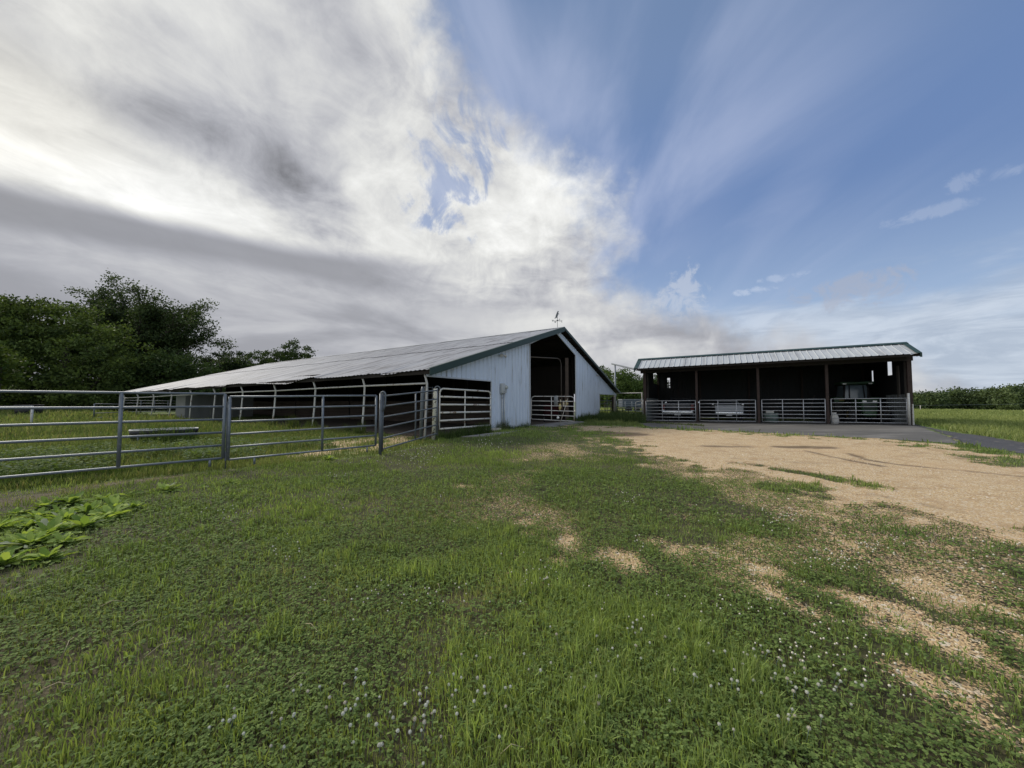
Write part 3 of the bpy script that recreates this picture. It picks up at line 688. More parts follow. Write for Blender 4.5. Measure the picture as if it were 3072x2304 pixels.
em = thing('electric_meter', 'grey electric meter box on two conduits against the white gable', 'electric meter', BP(0, 5.1, .2))
wx = (G_, NO, U)
mb = MB(); mb.cbox(BP(0, 5.02, 2.19)+NO*.12, (.13, .07, .24), wx, .015); mb.build('box', M['metergrey'], em)
mb = MB(); mb.cbox(BP(0, 5.24, 2.17)+NO*.10, (.10, .05, .20), wx, .015); mb.build('meter_base', M['metergrey'], em)
mb = MB(); c = BP(0, 5.24, 2.24)+NO*.15; mb.tube([c, c+NO*.04, c+NO*.09, c+NO*.10], [.085, .085, .078, .05], 16); mb.build('meter_dial', pmat('meter_glass', (.42, .44, .42), .25, 9, .2), em)
for t in (5.02, 5.20):
    mb = MB(); mb.tube([BP(0, t, .1)+NO*.09, BP(0, t, 1.98)+NO*.09], .036, 8); mb.build('conduit', M['metergrey'], em)

mb = MB(); p0, p1 = gp(1410, 1301), gp(1500, 1294)
mb.bar((p0[0], p0[1], Gz(*p0)+.10), (p1[0], p1[1], Gz(*p1)+.11), .16, .10); o = mb.build('plank', M['weathered'], loc=(p0[0], p0[1], .2)); tag(o, 'weathered whitish plank lying on the ground below the white cattle gate', 'plank')
mb = MB(); q = [gp(*p) for p in ((1385, 1312), (1480, 1309), (1565, 1292), (1500, 1298))]
mb.prism([Vector((x, y, Gz(x, y)+.035)) for x, y in q][::-1], (0, 0, -.2)); o = mb.build('stepping_slab', M['concrete']); tag(o, 'cracked concrete slab in the grass in front of the whitish plank', 'slab')

# ------------------------------------------------------------------ pipe panels and gates
def panel(name, label, cat, group, P0, P1, zb, zt, nrail, r, mat, stays=(), ends=True, rpost=None, feet=(), rail_kind='tube', rounded=False, caps=0.0):
    """P0, P1: ground-plane ends; zb, zt: (bottom, top) rail heights at both ends"""
    P0, P1 = Vector((*P0[:2], 0)), Vector((*P1[:2], 0)); rpost = rpost or r*1.3
    root = thing(name, label, cat, (P0.x, P0.y, Gz(P0.x, P0.y)), group)
    def pt(f, k): return P0.lerp(P1, f)+U*((zb[0]+(zt[0]-zb[0])*k)*(1-f)+(zb[1]+(zt[1]-zb[1])*k)*f)
    L = (P1-P0).length
    for i in range(nrail):
        k = i/(nrail-1); m_ = MB()
        sag = [pt(f, k)+U*random.uniform(-.004, .004) for f in (0, .33, .66, 1)]
        if rounded and i == nrail-1:
            q = .16/L; kk = 1-.16/(zt[0]-zb[0])
            m_.tube([pt(0, kk), pt(q*.3, 1-(1-kk)*.3), pt(q, 1), pt(.5, 1), pt(1-q, 1), pt(1-q*.3, 1-(1-kk)*.3), pt(1, kk)], r, 8)
        elif rail_kind == 'flat': m_.bar(sag[0], sag[3], .03, r*2.6)
        else: m_.tube(sag, r, 8)
        m_.build('rail', mat, root)
    if ends:
        for f in (0, 1):
            m_ = MB(); m_.tube([pt(f, -.0-caps), pt(f, (1 if not rounded else 1-.15/(zt[0]-zb[0]))+caps)], rpost, 8); m_.build('upright', mat, root)
    for f in stays:
        m_ = MB(); m_.tube([pt(f, 0), pt(f, 1)], rpost*.95, 8); m_.build('stay', mat, root)
    for f in feet:
        m_ = MB(); p = pt(f, 0); m_.tube([p, p-U*.16], [r*.9, r*1.1], 8); m_.build('foot', mat, root)
    return root
FA, FB = at(-520, 1178, 5.45), at(675, 1181, 8.67)
z0 = lambda px, py, Y: at(px, py, Y).z
panel('pipe_fence', 'grey six-rail pipe fence section running off the left edge of the photo', 'pipe panel', 'grey pipe panels of the corral fence', FA, FB, (.27, z0(675, 1374.5, 8.67)), (1.725, z0(675, 1181.6, 8.67)), 6, .024, M['galv'], stays=(.08, (8.67-5.45) and .642,), feet=(.30, .95), rpost=.033)
FC0, FC1 = at(690, 1190, 8.72), at(1129, 1186.5, 10.85)
panel('pipe_fence', 'grey six-rail pipe fence section in front of the open barn side', 'pipe panel', 'grey pipe panels of the corral fence', FC0, FC1, (z0(690, 1379.5, 8.72), z0(1128, 1336.5, 10.85)), (z0(690, 1190, 8.72), z0(1128, 1186.6, 10.85)), 6, .023, M['galv'], stays=(.585,), feet=(.15, .93), rpost=.031)
# a slim pin bar between the first two panels
mb = MB(); p = at(682, 1230, 8.70); mb.tube([(p.x, p.y, .05), (p.x, p.y, 1.55)], .012, 6); mb.box((p.x, p.y, 1.30), (.02, .012, .11)); mb.box((p.x, p.y, .33), (.02, .012, .10))
tag(mb.build('connecting_pin', M['galvpost'], loc=(p.x, p.y, .05)), 'thin steel pin joining the two grey pipe panels', 'pin')
hp = at(1141, 1300, 10.98)
post = thing('hinge_post', 'grey steel post with a rounded loop on top between pipe panel and slanting gate', 'post', (hp.x, hp.y, .06))
mb = MB(); mb.tube([(hp.x, hp.y, -.05), (hp.x, hp.y, 1.78)], .042, 10); mb.build('upright', M['galvpost'], post)
mb = MB(); mb.tube([(hp.x+.06+.07*math.cos(t)*-1, hp.y, 1.74+.09*math.sin(t)) for t in np.linspace(0, math.pi*1.05, 9)]+[(hp.x+.125, hp.y, 1.45), (hp.x+.07, hp.y, 1.28)], .026, 8); mb.build('loop', M['galvpost'], post)
G0, G1 = at(1149, 1188, 11.05), at(1312, 1170.5, 13.25)
panel('corral_gate', 'dark grey six-rail gate slanting back from the looped post to the barn corner', 'gate', None, G0, G1, (z0(1149, 1347, 11.05), z0(1312, 1300, 13.25)), (z0(1149, 1188, 11.05), z0(1312, 1171, 13.25)), 6, .023, M['galvpost'], stays=(.56,), rpost=.026, caps=.05)
# posts at the barn's near corner
def lonepost(name, px, py0, py1, Y, r, mat, label, pointed=False):
    a, b = at(px, py0, Y), at(px, py1, Y); m_ = MB(); zg = Gz(a.x, a.y)
    pts = [(a.x-.05, a.y, zg-.1), (a.x, a.y, b.z-.12), (a.x+.0, a.y, b.z)]
    m_.tube(pts, [r, r, r*.45 if pointed else r], 9); o = m_.build(name, mat, loc=(a.x, a.y, zg)); return tag(o, label, 'post')
lonepost('corner_post', 1266, 1311, 1160, 14.0, .062, M['galvpost'], 'grey mottled steel post with a pointed top at the barn corner', True)
pw = lonepost('gate_post', 1304, 1312, 1166, 14.2, .070, M['peelpost'], 'flaking white pipe post carrying the white cattle gate')
mb = MB(); c = at(1309, 1166, 14.2); mb.tube([c+Vector((-.06+.10*(1-math.cos(t)), 0, .11*math.sin(t)-.02)) for t in np.linspace(0, math.pi, 8)], .024, 7); o = mb.build('post_loop', M['galvpost'], pw); o.location = (0, 0, 0)
# mesh panel between them
wm = thing('wire_mesh', 'small wire mesh panel between the grey corner post and the white gate post', 'mesh panel', at(1285, 1300, 14.15))
mb = MB(); a, b = at(1271, 1170, 14.1), at(1300, 1170, 14.25)
for k in range(6): z = .95+k*.225; mb.tube([(a.x, a.y, z), (b.x, b.y, z)], .006, 5)
for f in (.1, .45, .9): p = a.lerp(b, f); mb.tube([(p.x, p.y, .9), (p.x, p.y, 2.1)], .006, 5)
mb.build('wires', M['wire'], wm)
# white peeling cattle gate across the left opening
def bpx(px):   # place along the gable line seen in a pixel column
    k = (px-1536)/F*1.006; t = (BY*k-BX)/(G_.x-k*G_.y); return t
t0, t1 = bpx(1317), bpx(1470)-.04
panel('cattle_gate', 'peeling white six-bar cattle gate with rusty bars across the left barn opening', 'gate', None, BP(-.06, t0, 0), BP(-.06, t1, 0), (.50, .47), (2.06, 2.02), 6, .037, M['peel'], stays=(.455,), rail_kind='tube', rounded=True, rpost=.026)
p = BP(-.06, t0, 0)
# white tube gate standing out from the doorway, with tack hung over it
D0, D1 = at(1594, 1189, 21.2), at(1722, 1190, 20.8)
dgate = panel('door_gate', 'cream rounded tube gate with gloves and straps hung on it, in the tall doorway', 'gate', None, D0, D1, (.60, .50), (1.845, 1.83), 6, .021, M['white_pipe'], stays=(.475,), rounded=True, rpost=.021)
def dg(px, py, off=.05): p = at(px, py, 21.0); return Vector((p.x, p.y-off, p.z))
def hung(name, pts, th, mat, label, cat):
    m_ = MB(); q = [dg(x, y) for x, y in pts]; n = len(q); c = sum(q, Vector())/n; b = len(m_.v)
    m_.v += [tuple(v) for v in q]+[tuple(v+Vector((0, th, 0))) for v in q]+[tuple(c-Vector((0, th*.8, 0)))]
    for i in range(n): m_.face([b+2*n, b+(i+1) % n, b+i], True); m_.face([b+i, b+(i+1) % n, b+n+(i+1) % n, b+n+i], True)
    m_.face([b+n+i for i in range(n)][::-1]) ; o = m_.build(name, mat, loc=q[0]); return tag(o, label, cat)
hung('cloth', [(1662, 1187.5), (1668, 1186.8), (1674, 1187.5), (1674.3, 1200), (1673.5, 1214), (1669, 1217), (1662.5, 1216), (1661.6, 1201)], .05, M['greycloth'], 'grey cloth draped over the cream door gate', 'cloth')
def glove(pts_off, sc, mat, label):
    base = [(-3, -10), (1, -10.5), (3.2, -9), (3.6, -2), (5.6, 0), (6, 4), (4.2, 5), (3.4, 3), (3, 8.5), (1.6, 10.5), (.6, 9.8), (-.4, 11), (-1.6, 10.2), (-2.6, 9.4), (-3.4, 3), (-3.2, -3)]
    hung('work_glove', [(pts_off[0]+x*sc, pts_off[1]+y*sc) for x, y in base], .045, mat, label, 'glove')
glove((1679.5, 1220), .95, M['glove'], 'yellow work glove hanging lowest on the door gate beside the dark straps')
glove((1699, 1209), .92, M['glove'], 'yellow work glove hanging near the right end of the door gate')
glove((1681, 1203), .45, M['cream'], 'small cream glove hanging above the lowest yellow glove')
glove((1690.5, 1211.5), .78, M['cream'], 'narrow cream glove hanging between the two yellow gloves')
for x, y0, y1, lab in ((1677, 1186, 1212, 'brown leather strap hanging right of the grey cloth'), (1685, 1184, 1232, 'long brown leather strap hanging past the lowest yellow glove'), (1693, 1184, 1219, 'brown leather strap hanging left of the right yellow glove'), (1703.5, 1187, 1222, 'brown leather strap hanging right of the right yellow glove')):
    m_ = MB(); a, b = dg(x, y0, .10), dg(x+.8, y1, .10); m_.tube([a+Vector((-.012, .09, -.05)), a, a.lerp(b, .5)+Vector((.012, -.01, 0)), b, b+Vector((.02, 0, .05)), a.lerp(b, .6)+Vector((.022, 0, 0))], .014, 6)
    tag(m_.build('leather_strap', M['leather'], loc=a), lab, 'strap', 'leather straps on the door gate')
mb = MB(); a, b = dg(1676.5, 1270, .25), dg(1702, 1196, .09); mb.tube([(a.x, a.y, .265), a.lerp(b, .5)+Vector((.03, 0, 0)), b], [.016, .018, .013], 6); tag(mb.build('stick', M['weathered'], loc=(a.x, a.y, .265)), 'pale stick leaning against the cream door gate', 'stick')
# red box in the doorway behind the gate
rb = thing('red_box', 'dark red metal chest in the gloom behind the door gate', 'chest', (2.5, 25.0, .25))
mb = MB(); mb.cbox((2.5, 25.0, .95), (.48, .3, .36), None, .03); mb.build('body', M['redbox'], rb)
mb = MB(); mb.cbox((2.5, 25.0, 1.36), (.50, .32, .05), None, .02); mb.build('lid', M['redbox'], rb)
for sx in (-1, 1):
    for sy in (-1, 1): mb = MB(); mb.box((2.5+sx*.42, 25.0+sy*.24, .42), (.03, .03, .18)); mb.build('leg', M['black'], rb)
mb = MB(); c = at(1674, 1253, 20.6); mb.ball((c.x, c.y, c.z), .07, 10, 8); mb.tube([(c.x, c.y, c.z+.05), (c.x, c.y+.12, c.z+.12)], .012, 5)
tag(mb.build('float_ball', M['lamp'], loc=c), 'small white ball wired low on the door gate', 'ball')
# pens seen through the right opening and between barn and shed
panel('pen_fence', 'dull pipe panel inside the right-hand barn opening', 'pipe panel', 'pipe panels of the pens behind the barn', at(1799, 1200, 31.5), at(1842, 1200, 34.2), (.55, .50), (1.92, 1.92), 6, .022, M['galvpost'], stays=(.5,), rpost=.026)
panel('pen_fence', 'rusty pipe panel standing slanted just behind the right-hand barn opening', 'pipe panel', 'pipe panels of the pens behind the barn', at(1815, 1220, 35.5), at(1832, 1220, 36.5), (.4, .4), (1.5, 1.5), 4, .03, M['rust'], rpost=.035)
panel('pen_fence', 'grey pipe panel between the barn corner and the dark pen gate', 'pipe panel', 'pipe panels of the pens behind the barn', at(1850, 1205, 35.4), at(1925, 1205, 37), (.50, .45), (1.62, 1.60), 6, .024, M['galv'], stays=(.33, .6), rpost=.03)
panel('pen_gate', 'dark low pipe gate standing in the tall grass left of the shed', 'gate', None, at(1853, 1240, 33.4), at(1907, 1240, 31), (.15, .12), (.98, .94), 4, .024, M['rust'], stays=(.28, .62,), rpost=.035)
panel('pen_fence', 'white pipe panel against the left corner of the shed', 'pipe panel', 'pipe panels of the pens behind the barn', at(1907, 1210, 29.4), at(1929, 1210, 27.2), (.36, .30), (1.50, 1.66), 6, .024, M['white_pipe'], stays=(), rpost=.03)
lonepost('pen_post', 1844.5, 1265, 1186, 33.6, .10, M['weathered'], 'weathered wooden post at the right corner of the barn')
lonepost('pen_post', 1838.5, 1262, 1190, 33.4, .085, M['rust'], 'rust-brown post just inside the right corner of the barn')
hf = thing('overhead_frame', 'white goalpost of thin pipe between the barn corner and the shed', 'pipe frame', at(1926, 1262, 27.4))
mb = MB(); a, b = at(1849, 1180, 34.2), at(1926, 1178.5, 27.6); mb.tube([a, b], .035, 7); mb.build('crossbar', M['white_pipe'], hf)
mb = MB(); mb.tube([(b.x, b.y, .15), b+U*.02], .04, 7); mb.build('upright', M['white_pipe'], hf)
hp2 = thing('tall_pole', 'tall grey pole with a long slanting pipe reaching down to the shed roof', 'pole', at(1845, 1262, 35.5))
mb = MB(); a = at(1845, 1095, 35.5); mb.tube([(a.x, a.y, .1), a], .075, 9); mb.build('pole', M['galv'], hp2)
mb = MB(); a = at(1835.5, 1091.5, 36.6); b = at(1926, 1112.5, 26.3); mb.tube([a, b], .065, 8); mb.build('slanting_pipe', M['galvpost'], hp2)
# far trailer beyond the pens
tr = thing('stock_trailer', 'blue-grey stock trailer far off beyond the pens', 'trailer', at(1892, 1232, 47)); c = at(1892, 1219, 47)
tz = Gz(c.x, c.y)
mb = MB(); mb.cbox((c.x, c.y, tz+1.02), (1.25, .9, .45), None, .08); mb.build('body', pmat('trailer_paint', (.06, .075, .10), .2, 2, .6), tr)
mb = MB(); mb.cbox((c.x, c.y, tz+1.52), (1.3, .95, .05), None, .03); mb.build('roof', M['galv'], tr)
for sx in (-.5, .5): mb = MB(); mb.tube([(c.x+sx, c.y-.95, tz+.36), (c.x+sx, c.y-.75, tz+.36)], .36, 14); mb.build('wheel', M['rubber'], tr)
# far panels left of the barn
panel('pasture_fence', 'low dark pipe panel standing alone in the pasture grass', 'pipe panel', 'far pipe panels in the pasture', at(282, 1240, 27), at(357, 1240, 28.5), (.42, .45), (1.40, 1.36), 4, .026, M['galvpost'], rpost=.04)
panel('pasture_fence', 'long far pipe panel seen under the end of the barn roof', 'pipe panel', 'far pipe panels in the pasture', at(372, 1220, 36.5), at(535, 1220, 38), (.34, .34), (1.68, 1.62), 6, .026, M['galvpost'], stays=(.3, .55, .8), rpost=.035)
wr = thing('white_rail', 'white pipe rail on a short post at the left edge of the pasture', 'rail', at(97, 1250, 20))
mb = MB(); a, b = at(-260, 1225, 19.2), at(97, 1218.5, 20.2); mb.tube([a, b], .028, 8); mb.build('rail', M['white_pipe'], wr)
for px in (97, -250): mb = MB(); q = at(px, 1220, 20.2 if px > 0 else 19.2); mb.tube([(q.x, q.y, .1), (q.x, q.y, q.z+.04)], .05, 8); mb.build('post', M['white_pipe'], wr)
c = at(88, 1224, 30); wt = thing('cattle_tank', 'black stock tank half hidden behind the white rail', 'tank', (c.x, c.y, Gz(c.x, c.y)))
mb = MB(); zc = Gz(c.x, c.y); mb.tube([(c.x, c.y, zc), (c.x, c.y, zc+.85)], [.68, .74], 20); mb.build('tank', M['black'], wt)
mb = MB(); mb.tube([(c.x+.74*math.cos(t), c.y+.74*math.sin(t), zc+.86) for t in np.linspace(0, 2*math.pi, 25)], .03, 6, False); mb.build('rim', M['black'], wt)
# feed bunk: a long half-barrel trough on legs with a bleached rim
fb = at(478, 1300, 13.2); fzg = Gz(fb.x, fb.y)
bunk = thing('feed_bunk', 'long black feed bunk with a bleached white rim standing in the pasture weeds', 'feed trough', (fb.x, fb.y, fzg))
bx = (at(590, 1294, 13.9)-at(390, 1294, 12.7)); bx.z = 0; bl = bx.length/2+.05; bx.normalize(); by = Vector((-bx.y, bx.x, 0))
bc = Vector((at(484, 1290, 13.3).x, 13.45, fzg+.48)); rw, rd = .42, .34
def ring(f, wsc, z):   # rounded-end outline
    return [bc+bx*(math.copysign(max(abs(math.cos(t)), 1e-6)**.55, math.cos(t)))*bl*f+by*(math.copysign(max(abs(math.sin(t)), 1e-6)**.7, math.sin(t)))*rw*wsc+U*z for t in np.linspace(0, 2*math.pi, 33)[:-1]]
mb = MB(); lv = [(1, 1, 0), (.985, .96, -.1), (.96, .80, -.22), (.92, .5, -.32), (.88, .1, -.34)]; b0 = 0
for f, wsc, z in lv: mb.v += [tuple(p) for p in ring(f, wsc, z)]
for f, wsc, z in [(.97, .93, 0), (.95, .88, -.1), (.92, .7, -.2), (.88, .42, -.28), (.85, .1, -.30)]: mb.v += [tuple(p) for p in ring(f, wsc, z)]
for k in range(4):
    for i in range(32):
        j = (i+1) % 32; a = k*32
        mb.face([a+i, a+32+i, a+32+j, a+j], True); a += 160; mb.face([a+i, a+j, a+32+j, a+32+i], True)
for i in range(32): j = (i+1) % 32; mb.face([i, j, 160+j, 160+i])
mb.build('trough', M['black'], bunk)
mb = MB(); q = ring(.985, .965, .015); mb.tube(q+[q[0]], .020, 6, False); mb.build('rim', M['whiterim'], bunk)
for sx in (-.75, .75):
    for sy in (-1, 1):
        mb = MB(); a = bc+bx*bl*sx+by*sy*.30; mb.tube([a-U*.05, Vector((a.x, a.y, fzg-.03))+by*sy*.05], .03, 7); mb.build('leg', M['galvpost'], bunk)
# ------------------------------------------------------------------ the open shed
def SP(u, d, z): return SFL+SE*u+SD*d+U*z
def slab(u): return .235+.14*u/SL
def shed_u(px): k = (px-1536)/F; return (k*SFL.y-SFL.x)/(SE.x-k*SE.y)
shed = thing('equipment_shed', 'dark open-fronted equipment shed with four gated bays and a ribbed white metal roof', 'shed', SP(0, 0, .2))
ed = (SE, SD, U)
def ez(u): return 3.70+.205*u/SL         # eave height along the front
def rz(u): return 4.44+.18*u/SL
PU = [0.05]+[shed_u(x) for x in (2090, 2275, 2482)]+[SL-.05]
for k, u in enumerate(PU):
    mb = MB(); mb.bar(SP(u, .05, slab(u)-.1), SP(u, .05, ez(u)-.05), .13 if 0 < k < 4 else .17, .13 if 0 < k < 4 else .17, SE); mb.build('post', M['rust'], shed)
for k, u in enumerate(PU):
    mb = MB(); mb.bar(SP(u, 6.9, slab(u)-.1), SP(u, 6.9, 3.85), .12, .12, SE); mb.build('back_post', M['rust'], shed)
mb = MB(); mb.bar(SP(-.2, .02, ez(0)-.14), SP(SL+.1, .02, ez(SL)-.14), .10, .26); mb.bar(SP(-.3, -.78, ez(0)-.07), SP(SL+.08, -.78, ez(SL)-.07), .05, .10)
for k in range(14):
    u = SL*k/13; mb.bar(SP(u, -.8, ez(u)-.08), SP(u, .75, rz(u)-.09), .05, .12); mb.bar(SP(u, .75, rz(u)-.09), SP(u, 7.2, 3.84+.15*u/SL), .05, .12)
mb.build('roof_frame', M['darkwood'], shed)
white_roof = roof_mat('pale_ribbed_roof', SD, SE, (.36, .385, .41), (.44, .465, .49), (.16, .16, .17), .5)
def rib_roof():
    mb = MB(); pitch = .3; u0, u1 = -.42, SL+.12; n = int(round((u1-u0)/pitch)); pitch = (u1-u0)/n; prof = []
    for i in range(n): prof += [(u0+i*pitch, 0), (u0+i*pitch+.22, 0), (u0+i*pitch+.238, .028), (u0+i*pitch+.262, .028), (u0+i*pitch+.28, 0)]
    prof.append((u1, 0))
    rows = ((-.88, None, 'e'), (.75, None, 'r'))
    b = len(mb.v)
    for u, o in prof:
        mb.v += [tuple(SP(u, -.88, ez(u)+o)), tuple(SP(u, .75, rz(u)+o)), tuple(SP(u, 7.35, 3.95+.15*u/SL+o))]
    m_ = len(prof)
    for i in range(m_-1):
        a = b+3*i; mb.face([a, a+3, a+4, a+1]); mb.face([a+1, a+4, a+5, a+2])
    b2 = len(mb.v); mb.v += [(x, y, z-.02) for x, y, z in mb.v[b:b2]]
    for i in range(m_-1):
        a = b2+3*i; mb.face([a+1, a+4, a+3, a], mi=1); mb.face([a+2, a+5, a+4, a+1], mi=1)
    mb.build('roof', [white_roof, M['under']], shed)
rib_roof()
mb = MB()
for uu in (-.42, SL+.12):
    for d0, z0_, d1, z1_ in ((-.92, ez(uu)-.02, .75, rz(uu)), (.75, rz(uu), 7.38, 3.95+.15*uu/SL)):
        mb.hexa([SP(uu+a, d, z+h) for h in (-.16, .05) for a, d, z in ((-.05, d0, z0_), (.02, d0, z0_), (.02, d1, z1_), (-.05, d1, z1_))])
        s_ = 1 if uu < 0 else -1
        mb.hexa([SP(uu+s_*a, d, z+h) for h in (.036, .055) for a, d, z in ((-.02, d0, z0_), (.19, d0, z0_), (.19, d1, z1_), (-.02, d1, z1_))])
mb.hexa([SP(u, d, rz(u)+h+e) for h in (.04, .065) for u, d, e in ((-.45, .52, -.09), (SL+.15, .52, -.09), (SL+.15, .77, .012), (-.45, .77, .012))])
mb.build('green_trim', M['green'], shed)
# walls: side walls with two tall slots each, the back wall
def wall_cells(cells, name, mat):
    mb = MB()
    for q in cells: mb.hexa(q)
    return mb.build(name, mat, shed)
def side(u, slots):
    q = []; ds = sorted({0.05, 7.0, *[a for s in slots for a in s[:2]]})
    for a, b in zip(ds, ds[1:]):
        def top(d): return (ez(u)+(rz(u)-ez(u))*(d+.88)/1.63 if d < .75 else rz(u)+(3.95+.15*u/SL-rz(u))*(d-.75)/6.6)-.04
        hit = [s for s in slots if abs(s[0]-a) < 1e-6]
        rng_ = [(.2, None)] if not hit else [(.2, hit[0][2]), (hit[0][3], None)]
        for z0_, z1_ in rng_:
            q.append([SP(u+x, d, (z0_ if not k else (z1_ if z1_ else top(d)))) for k in (0, 1) for x, d in ((-.02, a), (.02, a), (.02, b), (-.02, b))])
    return q
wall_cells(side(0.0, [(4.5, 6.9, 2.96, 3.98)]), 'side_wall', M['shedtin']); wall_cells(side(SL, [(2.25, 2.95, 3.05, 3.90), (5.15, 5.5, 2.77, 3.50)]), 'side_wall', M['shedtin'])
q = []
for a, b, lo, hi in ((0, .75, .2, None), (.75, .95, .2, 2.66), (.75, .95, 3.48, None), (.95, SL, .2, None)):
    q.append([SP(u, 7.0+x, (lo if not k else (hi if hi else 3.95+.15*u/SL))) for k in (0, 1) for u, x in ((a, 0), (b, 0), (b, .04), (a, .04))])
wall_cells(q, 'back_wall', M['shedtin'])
mb = MB()
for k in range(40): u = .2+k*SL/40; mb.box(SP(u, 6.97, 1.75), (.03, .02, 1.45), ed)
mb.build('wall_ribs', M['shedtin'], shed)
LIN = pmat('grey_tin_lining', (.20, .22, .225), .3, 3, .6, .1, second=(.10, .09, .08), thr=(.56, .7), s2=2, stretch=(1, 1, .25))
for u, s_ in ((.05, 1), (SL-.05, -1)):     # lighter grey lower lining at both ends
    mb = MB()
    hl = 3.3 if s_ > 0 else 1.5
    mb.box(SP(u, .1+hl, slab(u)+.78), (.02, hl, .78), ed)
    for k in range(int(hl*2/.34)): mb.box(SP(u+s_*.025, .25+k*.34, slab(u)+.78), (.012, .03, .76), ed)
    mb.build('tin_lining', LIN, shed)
BRD = pmat('grey_boards', (.12, .108, .096), .35, 3, .85, stretch=(1, 1, .3))
for u in (.06, SL-.06):
    for d, w_, z, h in ((.35, .20, 2.75, .95), (1.35, .14, 2.6, .9)): mb = MB(); mb.box(SP(u, d, z), (.02, w_, h), ed); mb.build('side_board', BRD, shed)
mb = MB(); u = SL-.17; mb.tube([SP(u, -.12, slab(u)), SP(u, -.12, 1.98)], .055, 9); tag(mb.build('white_pipe_post', M['white_pipe'], loc=SP(u, -.12, slab(u))), 'white pipe standing against the right corner post of the shed', 'pipe')
mb = MB(); a = at(2738, 1212, 19.3); b = at(2741, 1280, 19.3); mb.bar(b, a, .05, .04); tag(mb.build('marker_stake', M['white_pipe'], loc=b), 'short pale stake just outside the right end of the shed', 'stake')
# the four bay gates
for i, (xa, xb, lab) in enumerate(((1938, 2086, 'leftmost shed bay, in front of the black pickup'), (2098, 2265, 'second shed bay, in front of the silver pickup'), (2284, 2473, 'third shed bay, in front of the green drum'), (2491, 2716, 'right-hand shed bay, in front of the tractor'))):
    ua, ub = shed_u(xa), shed_u(xb)
    panel('shed_gate', 'galvanized seven-rail gate closing the '+lab, 'gate', 'galvanized gates of the open shed', SP(ua, -.08, 0), SP(ub, -.08, 0), (slab(ua)+.10, slab(ub)+.09), (slab(ua)+1.36, slab(ub)+1.35), 7, .019, pmat('bright_galvanized', (.40, .41, .43), .2, 8, .42, .4, second=(.24, .24, .25), thr=(.58, .7), s2=12) if i == 0 else bpy.data.materials['bright_galvanized'], stays=(.34, .67), rpost=.022)

# ------------------------------------------------------------------ what stands in the shed
def pickup(name, label, u, d, paint, scl=1.0):
    """seen from behind: tail at depth d, nose to the back wall"""
    o = SP(u, d, slab(u)+.01); root = thing(name, label, 'pickup truck', o)
    def q(x, y, z): return o+SE*x*scl+SD*y*min(scl, 1)+U*z*min(scl*.97, .95)
    w = .94
    mb = MB(); mb.cbox(q(0, 1.15, .83), (w*scl, 1.13, .30), ed, .07); mb.cbox(q(0, 3.35, .86), (w*scl, 1.2, .34), ed, .08)
    for sx in (-1, 1): mb.cbox(q(sx*.88, 1.1, 1.13), (.055*scl, 1.1, .06), ed, .02)
    mb.build('body', paint, root)
    mb = MB()                                            # cab: tapered greenhouse
    lo, hi = [(-.86, 2.25), (.86, 2.25), (.86, 4.0), (-.86, 4.0)], [(-.68, 2.5), (.68, 2.5), (.68, 3.55), (-.68, 3.55)]
    mb.hexa([q(x, y, 1.18) for x, y in lo]+[q(x, y, 1.54) for x, y in hi]); mb.cbox(q(0, 3.02, 1.56), (.69*scl, .54, .035), ed, .03); mb.build('cab', paint, root)
    mb = MB(); mb.hexa([q(x, y, z) for x, y, z in ((-.74, 2.26, 1.23), (.74, 2.26, 1.23), (.74, 2.32, 1.23), (-.74, 2.32, 1.23), (-.62, 2.43, 1.50), (.62, 2.43, 1.50), (.62, 2.48, 1.50), (-.62, 2.48, 1.50))]); mb.build('rear_window', M['glass'], root)
    tgm = paint; mb = MB(); mb.cbox(q(0, .0, .96), (.74*scl, .035, .24), ed, .02); mb.cbox(q(0, -.01, 1.17), (.78*scl, .05, .05), ed, .02); mb.cbox(q(0, -.03, .92), (.55*scl, .02, .14), ed, .02); tg = mb.build('tailgate', tgm, root)
    mb = MB(); mb.cbox(q(0, -.05, 1.06), (.11*scl, .03, .03), ed, .012); mb.build('handle', M['black'], tg)
    mb = MB(); mb.cbox(q(0, -.12, .62), (.90*scl, .09, .075), ed, .03); mb.build('bumper', M['chrome'], root)
    mb = MB(); mb.cbox(q(0, -.17, .50), (.19*scl, .012, .085), ed, .01); mb.build('licence_plate', pmat('plate_white', (.42, .43, .42), .2, 9, .5) if 'plate_white' not in bpy.data.materials else bpy.data.materials['plate_white'], root)
    for sx in (-1, 1):
        mb = MB(); mb.cbox(q(sx*.85, -.01, .98), (.085*scl, .04, .19), ed, .02); mb.build('tail_light', M['redlamp'], root)
        mb = MB(); mb.cbox(q(sx*.85, -.03, .74), (.05*scl, .04, .035), ed, .012); mb.build('reverse_light', M['lamp'], root)
        mb = MB(); mb.cbox(q(sx*1.08, 3.6, 1.27), (.10*scl, .05, .09), ed, .03); mb.build('wing_mirror', M['chrome'], root)
        for y in (.95, 4.0):
            mb = MB(); c = q(sx*.78, y, .38); mb.tube([c-SE*.12, c-SE*.10, c+SE*.10, c+SE*.12], [.33, .38, .38, .33], 18); wh = mb.build('wheel', M['rubber'], root)
            mb = MB(); mb.tube([c+SE*sx*.115, c+SE*sx*.13], [.22, .20], 14); mb.build('rim', M['chrome'], wh)
    return root
pickup('pickup_truck', 'black pickup parked tail outward in the leftmost shed bay', shed_u(2030)-.05, 1.1, M['blackpaint'], 1.04)
pickup('pickup_truck', 'silver pickup parked tail outward in the second shed bay', shed_u(2186)+.05, 1.9, M['silver'], .86)
